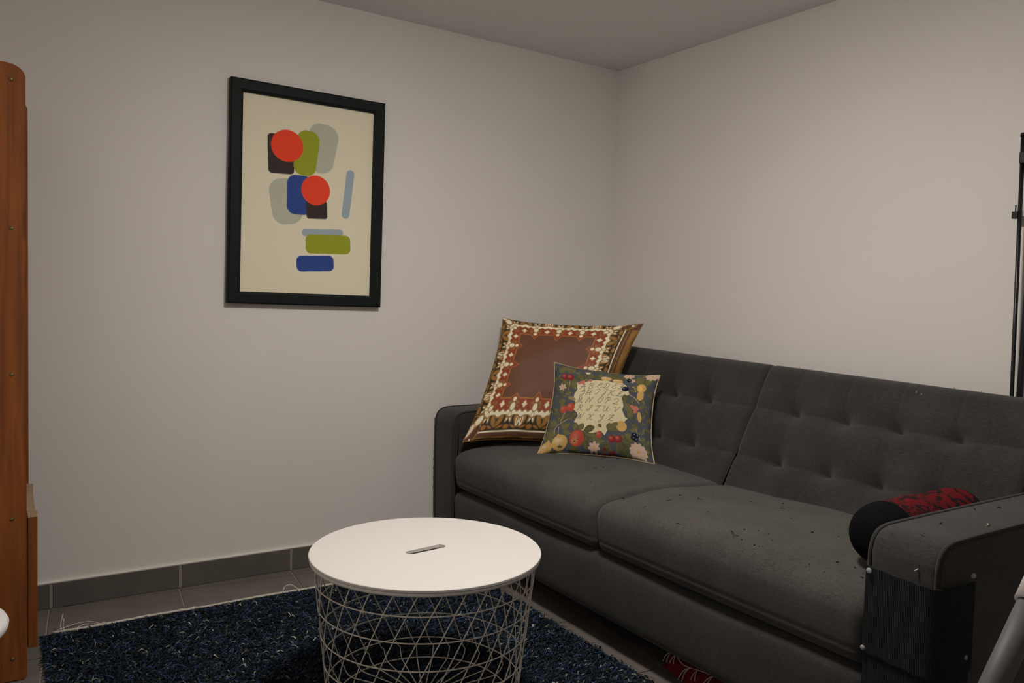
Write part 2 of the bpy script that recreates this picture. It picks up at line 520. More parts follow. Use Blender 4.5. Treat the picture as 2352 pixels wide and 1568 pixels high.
# base rail
prof = catmull([(-0.940, 0.092), (-0.957, 0.108), (-0.964, 0.19), (-0.965, 0.252), (-0.959, 0.275), (-0.938, 0.287), (-0.85, 0.288)], 5)
prof = np.concatenate([prof, [(-0.25, 0.287), (-0.22, 0.27), (-0.22, 0.10), (-0.25, 0.092)]])
ys, e = round_stations(YN0 + 0.001, YA1 - 0.001, 0.015, 60)
def base_disp(y, P, n):
    P = P.copy(); w = (P[:, 0] < -0.9) & (P[:, 1] > 0.2)
    P[w, 1] += 0.004 * math.sin(y * 9.0) - 0.004 * math.exp(-((y - YM) / 0.03) ** 2) * -1.0
    return P
part('base', loft_y('base', prof, ys, e, base_disp), M['sofa'])
# seat cushions
sp = catmull([(-0.916, 0.296), (-0.944, 0.301), (-0.962, 0.318), (-0.969, 0.350), (-0.973, 0.395), (-0.970, 0.424), (-0.953, 0.446), (-0.915, 0.459), (-0.84, 0.466), (-0.70, 0.472), (-0.55, 0.468), (-0.42, 0.456), (-0.34, 0.440)], 7)
sp = np.concatenate([sp, [(-0.30, 0.42), (-0.29, 0.36), (-0.30, 0.302), (-0.5, 0.299), (-0.75, 0.299)]])
def seat_fn(y0, y1, seed):
    def f(y, P, n):
        s = (y - y0) / (y1 - y0); s = min(max(s, 0), 1)
        P = P.copy()
        crown = 0.016 * math.sin(math.pi * s) ** 0.7
        top = np.clip((P[:, 1] - 0.36) / 0.09, 0, 1)
        P[:, 1] += top * crown * np.clip((P[:, 0] + 1.02) / 0.15, 0, 1)
        P[:, 1] += top * 0.003 * np.sin(P[:, 0] * 19 + seed) * np.sin(y * 14 + seed * 2)
        front = np.clip((-0.90 - P[:, 0]) / 0.06, 0, 1)
        P[:, 0] -= front * 0.003 * math.sin(math.pi * s)
        # stitched welt a little above the lower edge
        P[:, 0] += front * 0.0016 * np.exp(-((P[:, 1] - 0.337) / 0.004) ** 2)
        return P
    return f
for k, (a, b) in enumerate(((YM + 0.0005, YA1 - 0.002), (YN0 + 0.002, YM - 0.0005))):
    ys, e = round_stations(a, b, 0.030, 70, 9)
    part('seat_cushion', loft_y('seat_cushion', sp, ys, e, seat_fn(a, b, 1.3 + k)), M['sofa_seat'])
# backrest panels with pulled-in tufts
BU = np.array([0.4716, 0.8818]); BN = np.array([-0.8818, 0.4716]); BO = np.array([-0.40, 0.45])
ROW = (0.316, 0.130)
BTN = {0: (-0.330, -0.515, -0.700, -0.888), 1: (-1.292, -1.487, -1.667, -1.850)}
def topT(y): return 0.5 + 0.022 * (y + 1.2) / 0.8
fr = [(0.0, -0.04 + q * (0.455 + 0.04) / 110) for q in range(111)]
arc = [(-0.052 + 0.052 * math.cos(a), 0.455 + 0.045 * math.sin(a)) for a in np.linspace(0.1, math.pi * 0.5, 10)]
bk = [(-0.09, 0.498), (-0.125, 0.480), (-0.135, 0.45), (-0.135, 0.1), (-0.12, -0.04)]
loc_prof = np.array(fr + arc + bk)      # (d, t): d along the outward normal
def back_mesh(k, y0, y1):
    xz = BO + loc_prof[:, :1] * BN + loc_prof[:, 1:] * BU
    def f(y, P, n):
        q = P - BO
        d = q @ BN; t = q @ BU
        t = np.where(t > 0, t * topT(y) / 0.5, t)
        s = (y - y0) / (y1 - y0)
        front = (d > -0.03)
        h = np.zeros(len(t))
        h += 0.012 * np.sin(np.pi * np.clip(t / 0.5, 0, 1)) * math.sin(math.pi * min(max(s, 0.0), 1.0)) ** 0.5
        for r, tr in enumerate(ROW):
            h -= 0.0045 * np.exp(-np.abs(t - tr) / 0.006)
            h -= 0.006 * np.exp(-((t - tr) / 0.03) ** 2)
            for b in BTN[k]:
                rho = np.sqrt((y - b) ** 2 + ((t - tr) * 1.0) ** 2)
                rr = np.sqrt(((y - b) * 0.75) ** 2 + (np.where(t > tr, (t - tr) * 0.75, (t - tr) * 1.5)) ** 2)
                h -= 0.050 * np.exp(-rr / 0.028)
        for b in BTN[k]:
            up = np.clip((t - ROW[0]) / 0.02, 0, 1)
            h -= 0.0030 * up * np.exp(-np.abs(y - b - 0.01) / 0.005)
            mid = np.clip((t - ROW[1]) / 0.02, 0, 1) * np.clip((ROW[0] - t) / 0.02, 0, 1)
            h -= 0.0035 * mid * np.exp(-((y - b) / 0.03) ** 2)
        w = np.clip((d + 0.03) / 0.03, 0, 1)
        d = d + h * w
        return BO + d[:, None] * BN + t[:, None] * BU
    ys, e = round_stations(y0, y1, 0.020, 170, 8)
    return loft_y('backrest', xz, ys, e, f)
part('backrest', back_mesh(0, YM + 0.0004, YA1 - 0.002), M['sofa'])
part('backrest', back_mesh(1, YN0 + 0.002, YM - 0.0004), M['sofa'])
# arms
ap = catmull([(-0.962, 0.092), (-0.966, 0.20), (-0.969, 0.40), (-0.969, 0.545), (-0.966, 0.578), (-0.954, 0.600), (-0.928, 0.613), (-0.86, 0.617), (-0.55, 0.618), (-0.20, 0.617)], 6)
ap_open = ap.copy()
ap = np.concatenate([ap, [(-0.16, 0.605), (-0.14, 0.57), (-0.14, 0.13), (-0.16, 0.092)]])
def arm_mesh(y0, y1):
    def f(y, P, n):
        s = (y - y0) / (y1 - y0)
        return P - 0.0 * P + n * (0.006 * math.sin(math.pi * min(max(s, 0), 1)))
    ys, e = round_stations(y0, y1, 0.014, 14, 6)
    return loft_y('armrest', ap, ys, e, f)
for (y0, y1) in ((YA1, YA0), (YN1, YN0)):
    arm = part('armrest', arm_mesh(y0, y1), M['sofa'])
    for yy in (y0 + 0.004, y1 - 0.004):
        pts = [(x, yy, z) for x, z in ap_open]
        me = tubes_mesh('piping', [(pts, 0.0045, 8, False)])
        p = link('piping', me, M['sofa_pipe'], arm)
        me.transform(Matrix.Translation(-Vector(sofa.location)))
# short black feet set back under the base
for (x, y) in ((-0.84, -0.16), (-0.84, -2.10), (-0.25, -0.16), (-0.25, -2.10)):
    o = lathe('foot', [(0.0, 0.0), (0.022, 0.0), (0.028, 0.093), (0.0, 0.093)], M['black'], sofa, 16)
    o.location = Vector((x, y, 0.0)) - Vector(sofa.location)
# scratch guards of ribbed navy carpet, pinned on the near arm
def guard(z0, z1, off, x_side, tilt):
    plan = catmull([(-0.977 - off, YN0 - 0.006), (-0.978 - off, -2.10), (-0.978 - off, -2.17), (-0.974 - off, -2.205), (-0.955, YN1 - 0.006 - off), (-0.92, YN1 - 0.007 - off), (x_side, YN1 - 0.007 - off)], 6)
    n = len(plan); nz = 24; V = []; F = []
    for th in (0.0, 0.004):
        d = np.gradient(plan, axis=0); nn = np.stack([d[:, 1], -d[:, 0]], 1); nn /= np.linalg.norm(nn, axis=1)[:, None]
        P = plan + nn * th
        for j in range(nz + 1):
            z = z0 + (z1 - z0) * j / nz
            for i in range(n):
                V.append((P[i, 0], P[i, 1], z + tilt * (plan[i, 1] - YN0) + 0.001 * math.sin(i * 1.3)))
    L = (nz + 1) * n
    for j in range(nz):
        for i in range(n - 1):
            a = j * n + i
            F.append((a, a + 1, a + n + 1, a + n)); F.append((L + a, L + a + n, L + a + n + 1, L + a + 1))
    for j in range(nz):
        for i in (0, n - 1):
            a = j * n + i; F.append((a, a + n, L + a + n, L + a))
    for i in range(n - 1):
        for j in (0, nz):
            a = j * n + i; F.append((a, a + 1, L + a + 1, L + a))
    bm = bmesh.new(); vv = [bm.verts.new(v) for v in V]
    for f in F: bm.faces.new([vv[i] for i in f])
    return bm_mesh('scratch_guard', bm, False)
g1 = part('scratch_guard', guard(0.352, 0.538, 0.004, -0.855, 0.05), M['patch'])
g1['label'] = 'navy ribbed scratch guard pinned to upper arm front'
g2 = part('scratch_guard', guard(0.105, 0.372, 0.0, -0.858, 0.05), M['patch'])
g2['label'] = 'navy ribbed scratch guard pinned to lower arm front'
def pin(parent, x, y, z, axis):
    o = lathe('pin', [(0.0, 0.0055), (0.0032, 0.0048), (0.0055, 0.0025), (0.006, 0.0), (0.0012, -0.002), (0.0, -0.006)], M['clear'], parent, 14)
    o.location = Vector((x, y, z)) - Vector(sofa.location)
    o.rotation_euler = (0, -math.pi / 2, 0) if axis == 'x' else (math.pi / 2, 0, 0)
pin(g1, -0.9885, -2.074, 0.530, 'x'); pin(g1, -0.872, YN1 - 0.0170, 0.547, 'y')
pin(g2, -0.9845, -2.066, 0.358, 'x'); pin(g2, -0.878, YN1 - 0.0130, 0.376, 'y')

# hairs, crumbs and pulled threads lying on the sofa
def seat_z(x, y):
    a, b = (YM, YA1) if y > YM else (YN0, YM)
    s = min(max((y - a) / (b - a), 0), 1)
    zs = np.interp(x, [-0.977, -0.956, -0.915, -0.84, -0.70, -0.55, -0.42], [0.424, 0.446, 0.459, 0.466, 0.472, 0.468, 0.456])
    return float(zs) + 0.016 * math.sin(math.pi * s) ** 0.7 * min(max((x + 1.02) / 0.15, 0), 1) + 0.001
lst = []
for k in range(56):
    if k < 40:
        x = rnd.gauss(-0.90, 0.035); y = rnd.gauss(-1.78, 0.12)
    else:
        x = rnd.uniform(-0.92, -0.5); y = rnd.uniform(-1.95, -0.75)
    if not (-0.955 < x < -0.45 and -2.02 < y < -0.3): continue
    L = rnd.uniform(0.001, 0.004); a = rnd.uniform(0, 6.28)
    lst.append(([(x - L * math.cos(a), y - L * math.sin(a), seat_z(x, y)), (x, y, seat_z(x, y) + 0.0008), (x + L * math.cos(a), y + L * math.sin(a), seat_z(x, y))], rnd.uniform(0.0007, 0.0016), 4, False))
for (x, y, L, a) in ((-0.80, -1.28, 0.014, 0.2), (-0.72, -1.33, 0.011, 2.0), (-0.90, -1.28, 0.008, 0.5), (-0.93, -1.45, 0.008, 1.9), (-0.66, -1.62, 0.010, 2.2), (-0.86, -1.72, 0.009, 0.9), (-0.60, -1.43, 0.006, 1.4), (-0.58, -1.53, 0.007, 1.5), (-0.90, -1.63, 0.009, 2.5)):
    pts = [(x + L * t * math.cos(a + t * 0.5), y + L * t * math.sin(a + t * 0.5), seat_z(x, y) + 0.002 * (1 - t * t)) for t in np.linspace(-1, 1, 6)]
    lst.append((pts, 0.0008, 4, False))
# stray threads along the back's top edge and the arm's outer edge
for y in (-0.50, -0.53, -0.56, -0.62, -1.22, -1.27, -1.45, -1.55, -1.62, -1.78, -1.86):
    t = topT(y); p = BO + BU * (t - 0.004) + BN * -0.05
    dx = rnd.uniform(-0.006, 0.006); hh = rnd.uniform(0.006, 0.014)
    lst.append(([(p[0], y, p[1]), (p[0], y + dx * 0.4, p[1] + hh * 0.6), (p[0], y + dx, p[1] + hh)], 0.0006, 4, False))
for z in (0.57, 0.56, 0.54, 0.43, 0.40, 0.39, 0.36, 0.35, 0.31, 0.27):
    lst.append(([(-0.968, YA0 - 0.004, z), (-0.97, YA0 + 0.004, z + rnd.uniform(-.006, .006)), (-0.972, YA0 + 0.009, z + rnd.uniform(-.012, .006))], 0.0006, 4, False))
for (x, y, L, a) in ((-0.82, -2.13, 0.006, 0.3), (-0.62, -2.10, 0.004, 1.0), (-0.55, -2.12, 0.004, 2.0), (-0.93, -2.15, 0.007, 1.2), (-0.92, -2.16, 0.005, 2.6)):
    zz = 0.6245 if x > -0.9 else 0.6175
    lst.append(([(x - L * math.cos(a), y - L * math.sin(a), zz), (x, y, zz + .001), (x + L * math.cos(a), y + L * math.sin(a), zz)], 0.001, 4, False))
o = part('lint', tubes_mesh('lint', lst), M['lint']); o['kind'] = 'stuff'
lst = []
for (x, y, z) in ((-0.245, -1.735, 0.842), (-0.235, -1.745, 0.836)):
    lst.append(([(x - 0.006, y, z), (x - 0.009, y + 0.004, z + 0.004), (x - 0.008, y + 0.002, z + 0.008)], 0.0012, 4, False))
lst.append(([(-0.74, -2.185, 0.622), (-0.733, -2.187, 0.624), (-0.728, -2.182, 0.625), (-0.72, -2.183, 0.622)], 0.0012, 4, False))
lst.append(([(-0.974, -2.172, 0.560), (-0.979, -2.168, 0.557), (-0.976, -2.171, 0.552)], 0.0015, 5, False))
o = part('fluff', tubes_mesh('fluff', lst), M['pale_fluff']); o['kind'] = 'stuff'

# ------------------------------------------------------------------ painter for prints
class Paint:
    def __init__(s, X, Y, bg):
        s.X, s.Y = X.ravel(), Y.ravel()
        s.C = np.tile(np.array(bg, dtype=np.float64), (s.X.size, 1))
    def _near(s, cx, cy, R):
        return np.nonzero((np.abs(s.X - cx) < R) & (np.abs(s.Y - cy) < R))[0]
    def mix(s, idx, a, c):
        a = np.clip(a, 0, 1)[:, None]
        s.C[idx] = s.C[idx] * (1 - a) + np.array(c) * a
    def ell(s, cx, cy, rx, ry, ang, c, soft=1.5, a=1.0):
        R = max(rx, ry) + 4 * soft
        i = s._near(cx, cy, R)
        if not len(i): return
        dx, dy = s.X[i] - cx, s.Y[i] - cy
        ca, sa = math.cos(ang), math.sin(ang)
        u, v = dx * ca + dy * sa, -dx * sa + dy * ca
        q = np.sqrt((u / rx) ** 2 + (v / ry) ** 2)
        s.mix(i, a * ((1 - q) * min(rx, ry) / soft + 0.5), c)
    def poly(s, pts, c, a=1.0, soft=1.2):
        P = np.asarray(pts, float)
        cx, cy = (P.min(0) + P.max(0)) / 2; R = (P.max(0) - P.min(0)).max() / 2 + 3 * soft
        i = s._near(cx, cy, R)
        if not len(i): return
        x, y = s.X[i], s.Y[i]
        ins = np.zeros(len(i), bool); dist = np.full(len(i), 1e9)
        n = len(P)
        for k in range(n):
            ax, ay = P[k]; bx, by = P[(k + 1) % n]
            cond = ((ay > y) != (by > y)) & (x < (bx - ax) * (y - ay) / (by - ay + 1e-12) + ax)
            ins ^= cond
            t = np.clip(((x - ax) * (bx - ax) + (y - ay) * (by - ay)) / ((bx - ax) ** 2 + (by - ay) ** 2 + 1e-9), 0, 1)
            dist = np.minimum(dist, np.hypot(x - ax - t * (bx - ax), y - ay - t * (by - ay)))
        s.mix(i, a * (np.where(ins, dist, -dist) / soft + 0.5), c)
    def stroke(s, pts, w, c, a=1.0, soft=1.2):
        P = np.asarray(pts, float)
        cx, cy = (P.min(0) + P.max(0)) / 2; R = (P.max(0) - P.min(0)).max() / 2 + w + 3 * soft
        i = s._near(cx, cy, R)
        if not len(i): return
        x, y = s.X[i], s.Y[i]; dist = np.full(len(i), 1e9)
        for (ax, ay), (bx, by) in zip(P[:-1], P[1:]):
            t = np.clip(((x - ax) * (bx - ax) + (y - ay) * (by - ay)) / ((bx - ax) ** 2 + (by - ay) ** 2 + 1e-9), 0, 1)
            dist = np.minimum(dist, np.hypot(x - ax - t * (bx - ax), y - ay - t * (by - ay)))
        s.mix(i, a * ((w / 2 - dist) / soft + 0.5), c)
    def leaf(s, cx, cy, L, w, ang, c, rib=None):
        t = np.linspace(0, 1, 9)
        ca, sa = math.cos(ang), math.sin(ang)
        up = [(L * (q - 0.5), w * math.sin(math.pi * q) ** 0.8) for q in t]
        dn = [(L * (q - 0.5), -w * math.sin(math.pi * q) ** 0.8) for q in t[::-1]]
        pts = [(cx + u * ca - v * sa, cy + u * sa + v * ca) for u, v in up + dn]
        s.poly(pts, c)
        if rib is not None:
            s.stroke([(cx - L * .45 * ca, cy - L * .45 * sa), (cx + L * .45 * ca, cy + L * .45 * sa)], 3.0, rib)
            for q in (-.25, -.05, .15, .3):
                for sg in (1, -1):
                    x0, y0 = cx + L * q * ca, cy + L * q * sa
                    u, v = L * 0.12, sg * w * 0.7 * math.cos(q * 2.6)
                    s.stroke([(x0, y0), (x0 + u * ca - v * sa, y0 + u * sa + v * ca)], 2.0, rib, 0.7)

def cushion_mesh(name, corners, nx, thick_f, thick_b, pinch, color_fn, ncolor_back, wrinkle=0.004, seed=0):
    """pillow through four 3-D corners (TL,TR,BL,BR); front sheet carries the print"""
    TL, TR, BL, BR = [np.array(c, float) for c in corners]
    u = np.linspace(-1, 1, nx); U, Vv = np.meshgrid(u, u)          # V: -1 top .. +1 bottom
    Up = U * (1 - pinch * (1 - np.abs(Vv) ** 2.6)); Vp = Vv * (1 - pinch * (1 - np.abs(U) ** 2.6))
    s = (Up + 1) / 2; t = (Vp + 1) / 2
    P = ((1 - s) * (1 - t))[..., None] * TL + (s * (1 - t))[..., None] * TR + ((1 - s) * t)[..., None] * BL + (s * t)[..., None] * BR
    ex = (TR - TL) + (BR - BL); ey = (TL - BL) + (TR - BR)
    nrm = np.cross(ex, ey); nrm /= np.linalg.norm(nrm)
    if nrm @ (np.array(CAM) - P.mean((0, 1))) < 0: nrm = -nrm
    prof = (np.clip(1 - U ** 2, 0, 1) * np.clip(1 - Vv ** 2, 0, 1)) ** 0.42
    wr = wrinkle * (np.sin(U * 7 + Vv * 3 + seed) * np.sin(Vv * 6 - U * 2 + seed * 2)) * np.sqrt(prof)
    edge = np.minimum(1 - np.abs(U), 1 - np.abs(Vv))
    wr += wrinkle * 1.0 * np.exp(-(edge / 0.12) ** 2) * np.sin((np.where(np.abs(U) > np.abs(Vv), Vv, U)) * 17 + seed) * np.clip(edge / 0.03, 0, 1)
    Fr = P + nrm * (thick_f * prof + wr)[..., None]
    nb = 40
    step = (nx - 1) // nb
    sub = np.arange(0, nx, step)
    Bk = (P - nrm * (thick_b * prof)[..., None])[np.ix_(sub, sub)]
    idx = np.arange(nx * nx).reshape(nx, nx)
    F = np.stack([idx[:-1, :-1].ravel(), idx[1:, :-1].ravel(), idx[1:, 1:].ravel(), idx[:-1, 1:].ravel()], 1)
    C = color_fn((U + 1) / 2, (Vv + 1) / 2)
    nb2 = len(sub); ib = np.arange(nb2 * nb2).reshape(nb2, nb2)
    Fb = np.stack([ib[:-1, :-1].ravel(), ib[:-1, 1:].ravel(), ib[1:, 1:].ravel(), ib[1:, :-1].ravel()], 1)
    rim = np.concatenate([P[0, :], P[1:, -1], P[-1, -2::-1], P[-2:0:-1, 0]])
    front = np_mesh(name + '_front', Fr.reshape(-1, 3), F, True, C)
    back = np_mesh(name + '_back', Bk.reshape(-1, 3), Fb, True, np.tile(np.array(ncolor_back), (nb2 * nb2, 1)))
    return front, back, rim, nrm

def reparent_world(o, parent):
    """o's mesh is in world coordinates"""
    base = Vector((0, 0, 0)); q = parent
    while q is not None:
        base += Vector(q.location); q = q.parent
    o.data.transform(Matrix.Translation(-base))
    o.parent = parent

# ------------------------------------------------------------------ large satin cushion
CREAM = lin(244, 235, 204, 1.0); GOLD = lin(168, 126, 66, 0.95); GOLD2 = lin(182, 124, 60, 0.9); DARK = lin(60, 50, 32, 1.0)
REDB = lin(150, 66, 42, 1.0); BROWN = lin(114, 74, 52, 0.95); OUTB = lin(112, 78, 58, 0.9); OCH = lin(150, 114, 54, 1.0)
def big_print(U, V):
    p = (U - 0.437) / 0.283; q = (V - 0.414) / 0.280
    q = np.where(q > 1, 1 + (q - 1) * 0.72, q)
    p = np.where(p < -1, -1 + (p + 1) * 1.15, p)
    q = np.where(q < -1, -1 + (q + 1) * 1.15, q)
    ap_, aq = np.abs(p), np.abs(q)
    side = ap_ > aq
    r = np.where(side, ap_, aq)                 # distance band
    s = np.where(side, q, p)                    # position along the side
    sh = U.shape
    C = np.tile(np.array(GOLD), sh + (1,))
    def put(mask, c, a=1.0):
        if np.isscalar(a): a = np.where(mask, a, 0.0)
        else: a = np.clip(a, 0, 1) * mask
        C[:] = C * (1 - a[..., None]) + np.array(c) * a[..., None]
    def sm(d, w=0.012): return np.clip(d / w + 0.5, 0, 1)
    allm = np.ones(sh, bool)
    put(allm, OUTB, sm(1.83 - r, 0.03)); put(allm, GOLD, sm(0.010 - np.abs(r - 1.76)))
    put(allm, CREAM, sm(0.016 - np.abs(r - 1.655), 0.01)); put(allm, DARK, sm(1.635 - r))
    # ornaments in the dark band: period 0.5 along the side
    per = 0.6
    ph = ((s + per / 2) % per) - per / 2        # -0.25..0.25, 0 at the medallions
    pm = (s % per) - per / 2                    # 0 half way between
    def E(cx_, cr, rx, ry, base, c, ang=0.0):
        dx = np.abs(base) - cx_; dy = r - cr
        ca, sa = math.cos(ang), math.sin(ang)
        u_ = dx * ca + dy * sa; v_ = -dx * sa + dy * ca
        put(allm, c, sm((1 - np.sqrt((u_ / rx) ** 2 + (v_ / ry) ** 2)) * min(rx, ry), 0.018))
    inb = r < 1.7
    E(0.085, 1.45, 0.055, 0.125, pm, OCH, 0.5)
    E(0.095, 1.44, 0.028, 0.085, pm, GOLD2, 0.5)
    E(0.13, 1.57, 0.075, 0.022, pm, GOLD2, -0.35)
    E(0.0, 1.56, 0.03, 0.028, pm, OCH)
    wave = np.where((np.floor((s + per) / per) % 2) == 0, 1.0, 0.0)
    m_alt = wave > 0.5
    a_ = np.zeros(sh)
    dx = np.abs(pm) - 0.05; dy = r - 1.44
    a_ = sm((1 - np.sqrt((dx / 0.045) ** 2 + (dy / 0.12) ** 2)) * 0.045, 0.018) * m_alt
    C[:] = C * (1 - a_[..., None]) + np.array(CREAM) * a_[..., None]
    a_ = sm((1 - np.sqrt(((np.abs(pm) - 0.055) / 0.02) ** 2 + (dy / 0.07) ** 2)) * 0.02, 0.014) * m_alt
    C[:] = C * (1 - a_[..., None]) + np.array(GOLD2) * a_[..., None]
    E(0.0, 1.57, 0.075, 0.045, ph, GOLD2)
    E(0.05, 1.40, 0.035, 0.09, ph, GOLD, -0.3)
    E(0.03, 1.40, 0.02, 0.07, ph, CREAM, -0.35)
    # scalloped cream band
    sc = 0.022 * np.cos(s * 2 * np.pi / 0.15)
    put(allm, GOLD, sm(1.375 + 0.035 * np.cos(s * 2 * np.pi / 0.3) - r) * (r > 1.1))
    put(allm, CREAM, sm(1.345 + sc * 0.4 + 0.025 * np.cos(s * 2 * np.pi / 0.3) - r))
    put(allm, GOLD, sm(1.262 + sc - r))
    put(allm, REDB, sm(1.235 + sc - r))
    # red band: diamonds, darts and medallion beads
    E(0.10, 1.09, 0.05, 0.035, ph, OCH, 0.4)
    E(0.13, 1.17, 0.035, 0.02, ph, OCH, -0.5)
    E(0.0, 1.12, 0.046, 0.082, pm, GOLD); E(0.0, 1.12, 0.075, 0.04, pm, GOLD)
    E(0.0, 1.12, 0.034, 0.066, pm, CREAM); E(0.0, 1.12, 0.060, 0.028, pm, CREAM)
    # inner field with pointed border
    near = np.abs(ph)
    big_c = np.where(np.abs(s) < 0.25, 1.0, 0.7)
    spike = np.clip(1 - near / 0.115, 0, 1) * 0.20 * big_c
    edge = 1.0 - spike
    edge = np.where(np.abs(s) > 0.80, 1.0, edge)
    put(allm, REDB, sm(edge + 0.035 - r) * (r < edge + 0.1) * 0)
    fld = sm(edge - 0.0 - r, 0.012)
    put(allm, GOLD2, sm(edge + 0.012 - r, 0.012))
    put(allm, BROWN, sm(edge - 0.018 - r, 0.012))
    # beads sitting in the points
    E(0.0, 1.175, 0.078, 0.098, ph, GOLD); E(0.0, 1.175, 0.058, 0.078, ph, CREAM)
    E(0.0, 1.015, 0.060, 0.062, ph, GOLD2); E(0.0, 1.02, 0.044, 0.046, ph, CREAM)
    E(0.0, 1.33, 0.042, 0.06, ph, GOLD); E(0.0, 1.33, 0.028, 0.045, ph, CREAM)
    # corners: gold triangles with a string of cream beads on the diagonal
    dmin = np.minimum(ap_, aq); diag = (ap_ + aq) / 2; off = np.abs(ap_ - aq) / 2
    tri = (dmin > 1.30)
    put(tri, DARK, sm(dmin - 1.30, 0.02))
    put(tri, OUTB, sm(diag - 1.47, 0.02) * sm(0.36 - off, 0.02))
    put(tri, GOLD, sm(0.014 - np.abs(np.hypot(diag - 1.58, off * 1.0) - 0.20), 0.012))
    put(tri, GOLD, sm(diag - 1.76, 0.03))
    for (dc, rl, rw) in ((1.42, 0.085, 0.055), (1.60, 0.10, 0.062), (1.80, 0.095, 0.055)):
        q1 = np.sqrt(((diag - dc) / (rl + 0.02)) ** 2 + (off / (rw + 0.018)) ** 2)
        put(tri, GOLD2, sm((1 - q1) * rw, 0.02))
        q1 = np.sqrt(((diag - dc) / rl) ** 2 + (off / rw) ** 2)
        put(tri, CREAM, sm((1 - q1) * rw, 0.02))
    for (dc, oc) in ((1.40, 0.13), (1.62, 0.16), (1.80, 0.14)):
        put(tri, CREAM, sm(0.022 - np.hypot(diag - dc, off - oc), 0.012))
    return C.reshape(-1, 3)
big_c = [(-0.669, -0.06, 1.009), (-0.200, -0.466, 1.003), (-0.950, -0.222, 0.497), (-0.452, -0.512, 0.476)]
cush = empty('satin_cushion', (-0.70, -0.37, 0.47))
tag(cush, 'large square brown and gold satin cushion with ornamental border, leaning in the corner', 'cushion')
f_, b_, rim, nrm = cushion_mesh('satin', big_c, 441, 0.075, 0.05, 0.09, big_print, OUTB, 0.004, 0.7)
o = link('printed_front', f_, M['satin']); reparent_world(o, cush)
o = link('plain_back', b_, M['satin']); reparent_world(o, cush)
o = tube('seam', rim[::6], 0.0022, simple('gold_seam', GOLD, 0.6), None, 6, True); reparent_world(o, cush)

